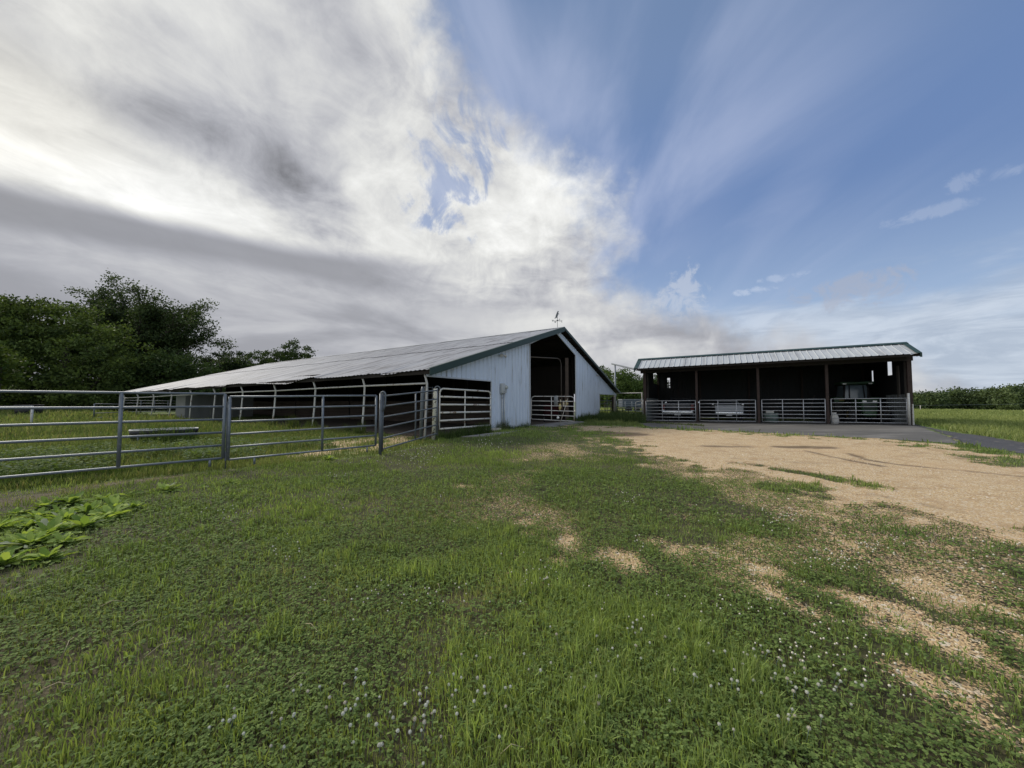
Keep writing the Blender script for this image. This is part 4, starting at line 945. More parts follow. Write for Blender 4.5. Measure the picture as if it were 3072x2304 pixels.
# tractor, front to the camera
def tractor():
    u = shed_u(2568)+.95; d = 1.7; o = SP(u, d, slab(u)); root = thing('tractor', 'dark green cab tractor parked nose outward in the right-hand shed bay', 'tractor', o)
    def q(x, y, z): return o+SE*x+SD*y+U*z
    mb = MB(); mb.cbox(q(0, .9, 1.0), (.34, 1.05, .36), ed, .08); mb.cbox(q(0, .95, .55), (.26, 1.2, .18), ed, .04); mb.cbox(q(0, -.02, .62), (.30, .16, .14), ed, .03); mb.build('bonnet', M['tractor'], root)
    mb = MB()
    for k in range(6): mb.box(q(0, -.17, .80+k*.09), (.25, .012, .022), ed)
    mb.build('grille', M['black'], root)
    for sx in (-1, 1):
        mb = MB(); mb.cbox(q(sx*.22, -.17, 1.20), (.09, .03, .05), ed, .02); mb.build('headlight', M['lamp'], root)
    mb = MB(); P = [(-.62, 1.95), (.62, 1.95), (.72, 3.2), (-.72, 3.2)]; T = [(-.52, 2.1), (.52, 2.1), (.62, 3.2), (-.62, 3.2)]
    for (x0, y0), (x1, y1) in zip(P, T): mb.bar(q(x0, y0, 1.35), q(x1, y1, 2.22), .07, .07)
    for x in (-.32, .32): mb.bar(q(x*1.1, 1.93, 1.38), q(x, 2.08, 2.2), .04, .04)
    mb.bar(q(-.64, 1.94, 1.36), q(.64, 1.94, 1.36), .06, .08); mb.bar(q(-.72, 3.2, 1.36), q(.72, 3.2, 1.36), .06, .08); mb.build('cab_frame', M['black'], root)
    mb = MB(); mb.hexa([q(x, y, z) for x, y, z in ((-.58, 1.98, 1.40), (.58, 1.98, 1.40), (.58, 2.01, 1.40), (-.58, 2.01, 1.40), (-.49, 2.1, 2.19), (.49, 2.1, 2.19), (.49, 2.13, 2.19), (-.49, 2.13, 2.19))]); mb.build('windscreen', M['cabglass'], root)
    for sx in (-1, 1):
        mb = MB(); mb.hexa([q(sx*x, y, z) for x, y, z in ((.62, 2.05, 1.4), (.64, 2.05, 1.4), (.73, 3.15, 1.4), (.71, 3.15, 1.4), (.53, 2.15, 2.19), (.55, 2.15, 2.19), (.63, 3.15, 2.19), (.61, 3.15, 2.19))]); mb.build('side_window', M['cabglass'], root)
    mb = MB(); mb.cbox(q(0, 2.6, 2.31), (.80, .78, .09), ed, .06); mb.build('cab_roof', M['tractor'], root)
    for sx in (-1, 1):
        mb = MB(); mb.cbox(q(sx*.60, 1.80, 2.27), (.09, .04, .04), ed, .02); mb.build('work_light', M['lamp'], root)
        mb = MB(); mb.cbox(q(sx*.86, 2.5, 1.42), (.24, .55, .05), ed, .03); mb.cbox(q(sx*.86, 1.95, 1.30), (.24, .04, .16), ed, .03); mb.build('fender', M['tractor'], root)
        mb = MB(); mb.cbox(q(sx*.74, 1.88, 1.30), (.13, .03, .08), ed, .02); mb.build('marker_lamp', M['yellow'], root)
        for y, r, wd, nm in ((2.55, .72, .22, 'rear_wheel'), (.35, .46, .14, 'front_wheel')):
            c = q(sx*(.86 if r > .6 else .72), y, r); mb = MB(); mb.tube([c-SE*wd, c-SE*wd*.8, c+SE*wd*.8, c+SE*wd], [r*.9, r, r, r*.9], 24)
            for k in range(18):
                t = 2*math.pi*k/18; rad = SD*math.cos(t)+U*math.sin(t); mb.bar(c+rad*r-SE*wd*.9, c+rad*r+SE*wd*.9+(U*math.cos(t)-SD*math.sin(t))*.06, .05, .05, rad)
            wh = mb.build(nm, M['rubber'], root)
            mb = MB(); mb.tube([c-SE*(wd+.01), c+SE*(wd+.01)], r*.52, 16); mb.build('rim', M['yellow'], wh)
    mb = MB(); mb.tube([q(.30, 1.2, 1.3), q(.30, 1.2, 2.0)], .04, 8); mb.build('exhaust', M['black'], root)
tractor()
u = shed_u(2303)+.22; o = SP(u, .9, slab(u)); dr_ = thing('feed_drum', 'faded green round drum standing in the third shed bay', 'drum', o)
mb = MB(); mb.tube([o+U*z for z in (0, .04, .25, .27, .29, .5, .52)], [.34, .36, .37, .39, .37, .36, .34], 20); mb.build('barrel', M['drum'], dr_)
mb = MB(); mb.tube([o+U*.50, o+U*.56], [.38, .37], 20); mb.build('rim', M['drum'], dr_)
bx_ = thing('white_box', 'white lidded tub on top of the green drum', 'tub', o+U*.56)
mb = MB(); mb.cbox(o+U*.63-SE*.06, (.20, .16, .07), ed, .02); mb.build('tub', M['sack'], bx_); mb = MB(); mb.cbox(o+U*.71-SE*.06, (.215, .175, .015), ed, .01); mb.build('lid', M['white_pipe'], bx_)
u = shed_u(2501)+.05; o = SP(u, .28, slab(u)); mb = MB()
lv = [(0, .17, .13), (.12, .20, .17), (.3, .19, .15), (.45, .16, .12), (.55, .10, .06), (.62, .11, .03)]; n = 14
for z, rx, ry in lv: mb.v += [tuple(o+SE*rx*math.cos(t)*(1+.06*math.sin(3*t+z*9))+SD*ry*math.sin(t)+U*z) for t in np.linspace(0, 2*math.pi, n+1)[:-1]]
for k in range(len(lv)-1):
    for i in range(n): mb.face([k*n+i, k*n+(i+1) % n, (k+1)*n+(i+1) % n, (k+1)*n+i], True)
mb.face([(len(lv)-1)*n+i for i in range(n)]); tag(mb.build('feed_sack', M['sack'], loc=o), 'pale feed sack slumped behind the gate beside the fourth shed post', 'sack')
u = shed_u(2425); mb = MB(); mb.tube([SP(u, .6, slab(u)), SP(u+.4, 1.0, 1.75)], .018, 6); mb.tube([SP(u+.4, 1.0, 1.75), SP(u+.46, 1.06, 1.9)], .026, 6); tag(mb.build('broom_handle', M['darkwood'], loc=SP(u, .6, slab(u))), 'thin pole leaning inside the third shed bay', 'pole')
# ground stuff at the barn: wires of the far electric fence on the right
ef = thing('wire_fence', 'thin two-post electric wire across the far field right of the shed', 'fence', at(3072, 1228, 75))
a, b = at(2744, 1216, 62), at(3400, 1199, 80)
mb = MB(); mb.tube([a.lerp(b, f)-U*.25*math.sin(math.pi*f) for f in np.linspace(0, 1, 12)], .016, 5); mb.build('wire', M['wire'], ef)
for f in (0.02, .98): mb = MB(); p = a.lerp(b, f); mb.tube([(p.x, p.y, Gz(p.x, p.y)-.1), p], .05, 6); mb.build('post', M['weathered'], ef)
# far low house seen under the barn eave
hz = at(472, 1215, 82); hg = Gz(hz.x, hz.y); hs = thing('far_house', 'far low pale house with a pinkish roof seen under the barn eave', 'house', (hz.x, hz.y, hg))
mb = MB(); mb.box((hz.x, hz.y, hg+.75), (2.2, 2, .8)); mb.build('wall', M['metergrey'], hs)
mb = MB(); P = [(-2.4, 0), (2.4, 0), (1.9, .75), (-1.9, .75)]; mb.prism([Vector((hz.x+x, hz.y-2.2, hg+1.55+z)) for x, z in P], (0, 4.4, 0)); mb.build('roof', M['redroof'], hs)
mb = MB(); mb.box((hz.x-.2, hz.y-2.03, hg+.8), (.3, .04, .5)); mb.build('window', M['glass'], hs)
# ------------------------------------------------------------------ trees
def leaf_cards(C, N, size, rg, flat=.0):
    """N leaf quads: centres C (n,3), sizes; returns V, Q"""
    n = len(C); a = rg.normal(size=(n, 3)); a /= np.linalg.norm(a, axis=1)[:, None]
    b = rg.normal(size=(n, 3)); b[:, 2] -= flat; b -= (b*a).sum(1)[:, None]*a; b /= np.linalg.norm(b, axis=1)[:, None]
    s = (size*rg.uniform(.6, 1.35, n))[:, None]; n_ = np.cross(a, b)
    V = np.stack([C-b*s*.7, C+a*s*.36+n_*s*.08, C+b*s*.7, C-a*s*.36+n_*s*.08], 1).reshape(-1, 3)
    return V, np.arange(4*n, dtype=np.int32).reshape(-1, 4)
def tint_cols(n, c0, c1, rg, k=4, groups=None):
    f = rg.random(n) if groups is None else np.clip(groups+rg.normal(0, .18, n), 0, 1)
    c = np.array(c0)[None]*(1-f[:, None])+np.array(c1)[None]*f[:, None]; c *= rg.uniform(.75, 1.25, (n, 1)); return np.repeat(c, k, 0)
def limb(mb, p, d, L, r, n, rs, droop=.0, kink=.25):
    pts = [Vector(p)]; d = Vector(d).normalized(); rad = [r]
    for i in range(n):
        d = (d+Vector((rs.uniform(-kink, kink), rs.uniform(-kink, kink), rs.uniform(-kink, kink)-droop))).normalized(); pts.append(pts[-1]+d*L/n); rad.append(r*(1-.75*(i+1)/n))
    mb.tube(pts, rad, 6, False); return pts, d
def tree_blob(name, label, x, y, h, blobs, nclump, per, cr, size, c0, c1, seed, group=None, trunk=.3, shell=.72, base=None):
    """bushy tree: clumps spread over overlapping ellipsoids (dx, dy, z, rx, ry, rz)"""
    rg = np.random.default_rng(seed); rs = random.Random(seed); z0 = Gz(x, y) if base is None else base
    root = thing(name, label, 'tree', (x, y, z0), group)
    w = np.array([b[3]*b[5] for b in blobs]); pick = rg.choice(len(blobs), nclump, p=w/w.sum()); B = np.array(blobs)[pick]
    d = rg.normal(size=(nclump, 3)); d /= np.linalg.norm(d, axis=1)[:, None]; rad = rg.uniform(shell**3, 1.08, nclump)**(1/3)*(1+.055*rg.normal(size=nclump))
    c = B[:, :3]+d*B[:, 3:]*rad[:, None]; c[:, 2] = np.maximum(c[:, 2], .25)
    gcol = np.clip(.5+.28*rg.normal(size=nclump), 0, 1)
    cc = np.repeat(c, per, 0)+rg.normal(size=(nclump*per, 3))*cr*np.array([1, 1, .62]); cc[:, 2] = np.maximum(cc[:, 2], .1)
    cc += np.array([x, y, z0]); V, Q = leaf_cards(cc, None, size, rg, .5)
    mb = MB(); top = max(b[2] for b in blobs)
    mb.tube([(x, y, z0-.2), (x+rs.uniform(-.2, .2), y, z0+h*.25), (x+rs.uniform(-.4, .4), y, z0+top*.9)], [trunk*1.3, trunk, trunk*.35], 8, False)
    for b in blobs:
        mb.tube([(x, y, z0+b[2]*.35), (x+b[0]*.6, y+b[1]*.6, z0+b[2]*.75), (x+b[0]+rs.uniform(-1, 1), y+b[1], z0+b[2]+b[5]*.4)], [trunk*.55, trunk*.35, .04], 6, False)
    mb.build('trunk', M['bark'], root)
    npmesh('crown', V, Q, M['foliage'], tint_cols(len(cc), c0, c1, rg, 4, np.repeat(gcol, per)), root)
    return root
def polar(px, Y): return (px-1536)/F*Y*1.001
DG, MG, YG = ((.012, .022, .009), (.036, .058, .020)), ((.020, .038, .012), (.064, .098, .030)), ((.035, .060, .014), (.105, .145, .032))
Y = 44; x = polar(190, Y)
tree_blob('broad_tree', 'broad dark dome-shaped tree on the left, its skirts reaching the pasture', x, Y, 13, [(-6.5, 0, 5.8, 6.5, 6, 6.3), (-2.0, 0, 6.6, 6.0, 6, 6.0), (3.2, -.5, 5.0, 5.6, 5.5, 5.2), (6.0, -1, 3.0, 3.6, 4.5, 3.6), (-3.5, 0, 9.2, 4.2, 4, 3.8), (-8.5, 0, 8.2, 4.5, 4, 4)], 900, 70, .46, .24, (.024, .042, .013), (.120, .165, .042), 1, trunk=.5)
x = polar(-14, 30)
tree_blob('small_tree', 'yellow-green tree cut off by the left edge of the photo', x, 30, 6, [(-.6, 0, 3.9, 1.7, 1.7, 1.6), (-2.4, 0, 3.2, 2.0, 2, 2.0), (-1.2, 0, 5.0, 1.2, 1.2, 1.1)], 150, 50, .30, .2, *YG, 2, trunk=.16)
# the tall open oak, built on its limbs
def oak(px, Y, seed):
    rs = random.Random(seed); rg = np.random.default_rng(seed); x = polar(px, Y); z0 = Gz(x, Y); root = thing('oak_tree', 'tall spreading oak with loose see-through crown and bare twig ends behind the dome-shaped tree', 'tree', (x, Y, z0))
    mb = MB(); mb.tube([(x, Y, z0-.2), (x-.1, Y, z0+3), (x+.2, Y, z0+7.5), (x, Y, z0+11)], [.62, .5, .38, .2], 9, False); tips = []
    limbs = []
    for i in range(40):
        fi = i/39; ang = i*2.4+rs.uniform(-.3, .3); hgt = 3.2+6.5*fi; el_ = rs.uniform(.15, .55)+.95*fi**1.4; L = 10.4*(1-.34*fi)*rs.uniform(.8, 1.1)
        if abs(math.sin(ang)) > .8: L *= .8
        limbs.append((Vector((x, Y, z0+hgt)), Vector((math.cos(ang), math.sin(ang)*.8, el_)), L))
    limbs += [(Vector((x, Y, z0+7)), Vector((-1, .1, .62)), 12.6), (Vector((x, Y, z0+6)), Vector((1, -.1, .42)), 9.0), (Vector((x, Y, z0+8.5)), Vector((-.55, 0, .9)), 11)]
    for p, d, L in limbs:
        pts, _ = limb(mb, p, d, L, .19, 6, rs, -.015, .20)
        for j in range(2, 7):
            for k in range(2):
                dd = (pts[j]-pts[j-1]).normalized()+Vector((rs.uniform(-.9, .9), rs.uniform(-.9, .9), rs.uniform(-.25, .8))); LL = L*.30*rs.uniform(.6, 1.1)
                p2, d2 = limb(mb, pts[j], dd, LL, .055, 3, rs, 0, .3)
                for q in p2[1:]: tips.append(q)
                if rs.random() < .5:
                    p3, _ = limb(mb, p2[2], d2+Vector((rs.uniform(-.8, .8), rs.uniform(-.8, .8), rs.uniform(-.2, .6))), LL*.6, .025, 2, rs, 0, .3); tips += p3[1:]
    mb.build('trunk', M['bark'], root)
    T = np.array([tuple(t) for t in tips]); keep = rg.random(len(T)) > .18; T = T[keep]
    per = 48; cc = np.repeat(T, per, 0)+rg.normal(size=(len(T)*per, 3))*np.array([.55, .55, .28]); g_ = np.repeat(np.clip(.45+.3*rg.normal(size=len(T)), 0, 1), per)
    V, Q = leaf_cards(cc, None, .23, rg, .5); npmesh('crown', V, Q, M['foliage'], tint_cols(len(cc), (.022, .038, .014), (.082, .115, .042), rg, 4, g_), root)
oak(418, 55, 5)
for px, Y, h, lab, bl, seed in ((520, 47, 7, 'rounded mid-green tree under the right side of the oak', [(-2, 0, 3.0, 4.0, 3.5, 3.4), (1.5, 0, 3.4, 3.4, 3, 3.0), (3.6, 0, 2.2, 2.6, 2.5, 2.4), (-.5, 0, 5.0, 2.4, 2.2, 1.8)], 8),
                                (360, 55, 6, 'dark bushy tree filling the gap below the oak', [(-3, 0, 3.5, 4, 3, 4.5), (2, 0, 3.8, 4, 3, 4.6), (6, 0, 3, 3.4, 3, 3.6)], 9)):
    tree_blob('bushy_tree', lab, polar(px, Y), Y, h, bl, 300, 55, .5, .26, *(MG if px > 400 else DG), seed, trunk=.25)
for i, (px, Y, top, w, cset, lab) in enumerate(((655, 84, 1058, 3.0, DG, 'leftmost of the three dark pines behind the barn roof'), (700, 88, 1056, 3.2, DG, 'middle one of the three dark pines behind the barn roof'), (745, 86, 1064, 2.9, DG, 'rightmost of the three dark pines behind the barn roof'),
                                         (812, 78, 1052, 3.0, MG, 'smaller round-headed tree left of the tallest one behind the barn roof'), (882, 76, 1030, 3.4, MG, 'round-headed tree standing highest above the barn ridge'))):
    x = polar(px, Y); top_z = at(px, top, Y).z-Gz(x, Y); b = [(0, 0, top_z-w*.62, w, w, w*.66), (-w*.55, .2, top_z-w*1.0, w*.75, w*.7, w*.55), (w*.6, 0, top_z-w*1.15, w*.75, w*.7, w*.55), (0, 0, top_z-w*1.9, w*1.1, w, w*.8)]
    tree_blob('pine_tree' if cset is DG else 'round_tree', lab, x, Y, top_z, b, 130, 55, .36, .26, *cset, 20+i, 'trees showing over the barn roof', trunk=.28)
for i, (px, Y, top, w) in enumerate(((1802, 92, 1104, 4.0), (1838, 80, 1104, 4.2), (1872, 76, 1112, 3.6), (1902, 82, 1118, 3.8), (1934, 88, 1126, 4.0), (1965, 92, 1128, 4.0))):
    x = polar(px, Y); tz_ = at(px, top, Y).z-Gz(x, Y); lab = ['dark tree just above the right roof slope of the barn', 'tallest light-green tree behind the grey pole', 'light-green tree just right of the grey pole', 'mid-green tree between the pole and the shed', 'mid-green tree touching the left corner of the shed', 'tree mostly hidden behind the left end of the shed'][i]
    tree_blob('young_tree', lab, x, Y, tz_, [(0, 0, tz_*.55, w*.75, w*.7, tz_*.46), (-w*.4, 0, tz_*.35, w*.7, w*.6, tz_*.36), (w*.45, 0, tz_*.38, w*.7, w*.6, tz_*.40)], 190, 45, .42, .28, *(((.04, .07, .018), (.10, .15, .04)) if i in (1, 2) else MG), 40+i, 'trees behind the gap between barn and shed', trunk=.2)
# the far woods on the right: one dark mass
def woods(name, label, pxa, pxb, Ya, Yb, topf, N, seed):
    rg = np.random.default_rng(seed); C = []; g_ = []; mb = MB()
    for i in range(N):
        f = i/(N-1); px = pxa+f*(pxb-pxa); Yt = Ya+(Yb-Ya)*f+rg.uniform(-5, 12); x = polar(px, Yt); z0 = Gz(x, Yt)
        top = at(min(px, 3400), topf(px)+rg.normal()*5, Yt).z-z0; top = max(top*.92, 3.5); w = rg.uniform(2.0, 3.4)
        n = 26; d = rg.normal(size=(n, 3)); d /= np.linalg.norm(d, axis=1)[:, None]
        c = np.array([x, Yt, z0+top*.52])+d*np.array([w, w, top*.50])*(rg.uniform(.4, 1, n)**(1/3))[:, None]; tone = np.clip(rg.normal(.45, .42), 0, 1)
        C.append(np.repeat(c, 30, 0)+rg.normal(size=(n*30, 3))*np.array([.75, .75, .55])); g_.append(np.full(n*30, tone))
    C = np.concatenate(C); V, Q = leaf_cards(C, None, .55, rg, .4)
    o = npmesh(name, V, Q, M['foliage'], tint_cols(len(C), (.036, .060, .028), (.135, .175, .072), rg, 4, np.concatenate(g_))); tag(o, label, 'woods', kind='stuff')
woods('far_woods', 'dark line of far woods across the field on the right', 2640, 4140, 132, 118, lambda px: 1186-30*min((px-2700)/372, 1.5), 120, 77)
woods('far_woods', 'dark undergrowth and far woods closing the view behind the left trees', -900, 700, 64, 100, lambda px: 1150, 70, 78)
c = at(3028, 1226, 100)
tree_blob('round_bush', 'round green bush in front of the far woods near the right edge', c.x, 100, 1.5, [(0, 0, .6, 2.2, 1.6, .9)], 60, 40, .25, .22, (.04, .06, .02), (.09, .12, .04), 90, trunk=.1)

# ------------------------------------------------------------------ grass
def blades(name, x, y, h, w, cols, mat, label, cat, lean=.35, seed=1):
    rg = np.random.default_rng(seed); n = len(x); z = G(x, y); a = rg.uniform(0, 2*np.pi, n); t = rg.uniform(0, 2*np.pi, n); ln = np.abs(rg.normal(0, lean, n))+.08
    sx, sy = np.cos(a)*w*.5, np.sin(a)*w*.5; lx, ly = np.cos(t)*ln*h, np.sin(t)*ln*h; cz = 1-.25*np.minimum(ln, 1)
    V = np.empty((n, 5, 3), np.float32)
    V[:, 0] = np.stack([x-sx, y-sy, z-.01], 1); V[:, 1] = np.stack([x+sx, y+sy, z-.01], 1)
    V[:, 2] = np.stack([x-sx*.8+lx*.34, y-sy*.8+ly*.34, z+h*.6*cz], 1); V[:, 3] = np.stack([x+sx*.8+lx*.34, y+sy*.8+ly*.34, z+h*.6*cz], 1)
    V[:, 4] = np.stack([x+lx, y+ly, z+h*cz*(1-.25*ln)], 1)
    b = (np.arange(n)*5)[:, None]; T = np.concatenate([b+np.array([[0, 1, 3]]), b+np.array([[0, 3, 2]]), b+np.array([[2, 3, 4]])], 1).reshape(-1, 3)
    o = npmesh(name, V.reshape(-1, 3), T, mat, np.repeat(cols, 5, 0)); return tag(o, label, cat, kind='stuff')
def ringpts(r0, r1, dens, az0, az1, rg):
    n = int(dens*R(az1-az0)/2*(r1*r1-r0*r0)); r = np.sqrt(rg.uniform(r0*r0, r1*r1, n)); a = np.radians(rg.uniform(az0, az1, n)); return r*np.sin(a), r*np.cos(a)
def lerpc(c0, c1, f): return np.array(c0)[None]*(1-f[:, None])+np.array(c1)[None]*f[:, None]
def lawn():
    rg = np.random.default_rng(5); X, Yv, H, W, C = [], [], [], [], []
    for r0, r1, dens, hh, ww in ((.75, 3.2, 6800, .047, .0052), (3.2, 6, 3200, .048, .0066), (6, 11, 1400, .052, .0095), (11, 19, 560, .062, .014), (19, 34, 120, .10, .03)):
        x, y = ringpts(r0, r1, dens, -74, 74, rg); ok = open_ground(x, y) & ~pasture(x, y); x, y = x[ok], y[ok]
        gr, dry, dr = masks(x, y); p1 = fbm(x, y, 1.1, 31, 3); p2 = fbm(x, y, .45, 37, 3); tuft = fbm(x, y, 5.5, 41, 2)
        keep = rg.random(len(x)) < np.clip(1.05-gr*1.15, .0, 1)**1.2*(1-.55*dry)*np.clip(.34+1.5*(p1-.28), .28, 1)
        keep |= (rg.random(len(x)) < .22*(gr > .45)*(dr < .75)*sstep(.48, .62, fbm(x, y, 3.1, 43, 3)))
        x, y, gr, dry, p1, p2, tuft = (v[keep] for v in (x, y, gr, dry, p1, p2, tuft)); n = len(x)
        h = hh*rg.uniform(.45, 1.25, n)*(.55+.9*p1)*(1+1.5*sstep(.60, .78, tuft)+.8*sstep(.56, .70, p2)*sstep(.45, .65, p1))*(1-.45*dry)*(1-.35*sstep(.15, .5, gr))
        f = np.clip((p2-.35)*2.2+rg.normal(0, .25, n), 0, 1)
        c = lerpc((.150, .218, .066), (.285, .365, .110), f); d_ = np.clip(dry*.8+.5*(rg.random(n) < .15)+.22*sstep(.50, .34, p1), 0, 1)*rg.uniform(.3, 1, n); c = c*(1-d_[:, None])+np.array((.27, .235, .14))*d_[:, None]
        c *= rg.uniform(.5, 1.4, (n, 1)); X.append(x); Yv.append(y); H.append(h); W.append(ww*rg.uniform(.6, 1.3, n)); C.append(c)
    # taller upright tufts near the camera and scattered
    for r0, r1, cnt, hh, ww, kk in ((1.0, 2.7, 420, .105, .0052, 16), (2.2, 5, 700, .092, .0062, 14), (5, 12, 800, .09, .0095, 11)):
        x, y = ringpts(r0, r1, cnt/(R(124)/2*(r1*r1-r0*r0)), -62, 62, rg); gr, dry, dr = masks(x, y); ok = open_ground(x, y) & ~pasture(x, y) & (gr < .3) & (dry < .4) & (fbm(x, y, .7, 55, 2) > .42); x, y = x[ok], y[ok]
        m = len(x); x = np.repeat(x, kk)+rg.normal(0, .035+.006*r1, m*kk); y = np.repeat(y, kk)+rg.normal(0, .035+.006*r1, m*kk); n = m*kk
        X.append(x); Yv.append(y); H.append(hh*rg.uniform(.5, 1.2, n)); W.append(ww*rg.uniform(.7, 1.3, n)); C.append(lerpc((.155, .215, .062), (.265, .325, .100), rg.random(n)))
    X, Yv, H, W, C = map(np.concatenate, (X, Yv, H, W, C)); print('lawn blades', len(X))
    blades('lawn_grass', X, Yv, H, W, C, M['grass'], 'short patchy lawn grass from the foreground up to the barn', 'grass', .38, 3)
lawn()
def pasture_grass():
    rg = np.random.default_rng(6); X, Yv, H, W, C = [], [], [], [], []
    for r0, r1, dens, hh, ww, az1 in ((6, 12, 1100, .19, .011, 5), (12, 20, 480, .23, .016, 5), (20, 34, 130, .30, .034, 5), (34, 70, 34, .36, .08, 5)):
        x, y = ringpts(r0, r1, dens, -80, az1, rg); ok = open_ground(x, y) & pasture(x, y); x, y = x[ok], y[ok]; p1 = fbm(x, y, .5, 61, 3); p2 = fbm(x, y, 1.5, 67, 3); gr, dry, dr = masks(x, y)
        s, t = barn_st(x, y); dfe = x-np.interp(y, FENCE_Y, FENCE_X)
        ok = rg.random(len(x)) < np.clip(1-1.2*gr, 0, 1)*np.clip(.35+1.3*p2, 0, 1); x, y, p1, p2, t, dfe = (v[ok] for v in (x, y, p1, p2, t, dfe)); n = len(x)
        h = hh*rg.uniform(.4, 1.3, n)*(.35+1.3*p1)*np.where((x > -6.5) & (y < 16), .55, 1)
        c = lerpc((.085, .122, .042), (.185, .220, .085), np.clip((p1-.3)*2+rg.normal(0, .25, n), 0, 1)); d_ = (rg.random(n) < .2)*rg.uniform(.3, .9, n); c = c*(1-d_[:, None])+np.array((.26, .23, .13))*d_[:, None]
        X.append(x); Yv.append(y); H.append(h); W.append(ww*rg.uniform(.6, 1.3, n)); C.append(c*rg.uniform(.7, 1.25, (n, 1)))
    X, Yv, H, W, C = map(np.concatenate, (X, Yv, H, W, C)); print('pasture blades', len(X))
    blades('pasture_grass', X, Yv, H, W, C, M['grass'], 'longer rank pasture grass behind the pipe fence', 'grass', .35, 4)
    X, Yv, H, W, C = [], [], [], [], []
    for r0, r1, dens, hh, ww in ((20, 45, 190, .26, .022), (45, 90, 48, .34, .06), (90, 160, 10, .5, .2)):
        x, y = ringpts(r0, r1, dens, 10, 66, rg); ok = open_ground(x, y) & (inpoly(x, y, DRIVE) < -.5); s, t = barn_st(x, y); ok &= (s < -.5) | (s > 39) | (t > 25); u, d = shed_ud(x, y); ok &= ~((u > -1) & (u < SL+.3) & (d > -3) & (d < 9)); x, y = x[ok], y[ok]
        p1 = fbm(x, y, .25, 71, 3); p2 = fbm(x, y, .9, 73, 3); n = len(x); h = hh*rg.uniform(.4, 1.2, n)*(.4+1.1*p1)
        c = lerpc((.135, .180, .062), (.30, .335, .135), np.clip((p1*.5+p2*.5-.3)*2.4+rg.normal(0, .2, n), 0, 1)); X.append(x); Yv.append(y); H.append(h); W.append(ww*rg.uniform(.6, 1.3, n)); C.append(c*rg.uniform(.75, 1.2, (n, 1)))
    X, Yv, H, W, C = map(np.concatenate, (X, Yv, H, W, C)); print('field blades', len(X))
    blades('field_grass', X, Yv, H, W, C, M['grass'], 'light green hay field between the shed and the far woods', 'grass', .5, 8)
pasture_grass()
def tall_weeds():
    rg = np.random.default_rng(9); X, Yv, H, W, C = [], [], [], [], []
    def patch(px0, px1, Y0, Y1, n, h, w, c0, c1, pyoff=0):
        px = rg.uniform(px0, px1, n); yy = rg.uniform(0, 1, n); f = (px-px0)/(px1-px0); Yy = Y0+(Y1-Y0)*f+yy*pyoff; x = (px-1536)/F*Yy; k = fbm(x, Yy, 1.3, 83, 2)
        s_, t_ = barn_st(x, Yy); u_, d_ = shed_ud(x, Yy); ok = ~((s_ > -.03) & (t_ > .3) & (t_ < 23.3)) & ~((u_ > -.3) & (d_ > -.3)); x, Yy, k = x[ok], Yy[ok], k[ok]; n = len(x)
        X.append(x); Yv.append(Yy); H.append(h*rg.uniform(.35, 1.2, n)*(.3+1.3*k)); W.append(w*rg.uniform(.6, 1.3, n)); C.append(lerpc(c0, c1, rg.random(n))*rg.uniform(.7, 1.2, (n, 1)))
    g0, g1 = (.040, .070, .022), (.11, .16, .05)
    patch(1310, 1475, 14.6, 17.5, 1700, .42, .013, g0, g1, -.7); patch(1470, 1590, 17.6, 20.6, 700, .26, .013, g0, g1, -.25); patch(1490, 1525, 18.2, 18.9, 200, .65, .012, (.09, .11, .06), (.14, .16, .09), -.25)
    patch(1735, 1800, 26.6, 30.5, 1500, .55, .020, g0, g1, -1.6); patch(1700, 1740, 25.4, 26.6, 260, .5, .02, g0, g1, -1)
    patch(1795, 1935, 30.4, 29.0, 5200, .72, .022, (.045, .078, .030), (.12, .165, .06), -5.0); patch(1840, 1930, 33, 31, 1300, .8, .02, (.06, .08, .035), (.13, .145, .075), -2)
    patch(1895, 2110, 26.0, 21.5, 900, .14, .018, (.06, .09, .03), (.14, .17, .06), -1.0)
    patch(-80, 670, 6.6, 9.0, 5200, .26, .010, (.035, .062, .02), (.085, .125, .036), .6)
    patch(430, 600, 12.3, 13.0, 700, .62, .016, (.035, .065, .02), (.08, .12, .036), .8)
    for px, Y_ in ((1080, 16.0), (1050, 16.8), (935, 17.6), (815, 19.8), (720, 21.6), (885, 18.4)):
        patch(px-18, px+18, Y_, Y_, 170, .60, .014, (.05, .085, .025), (.12, .15, .05), .4)
    patch(-100, 660, 8.0, 12.5, 900, .55, .010, (.05, .085, .03), (.14, .17, .07), 3.0); patch(-100, 660, 13, 17, 900, .6, .015, (.05, .085, .03), (.16, .18, .08), 6.0); patch(240, 520, 9.5, 10.0, 350, .6, .011, (.05, .08, .03), (.11, .14, .05), 1.0)
    X, Yv, H, W, C = map(np.concatenate, (X, Yv, H, W, C))
    blades('tall_weeds', X, Yv, H, W, C, M['grass'], 'tall dark weeds and grass along the barn wall, fence foot and between the buildings', 'weeds', .28, 12)
tall_weeds()
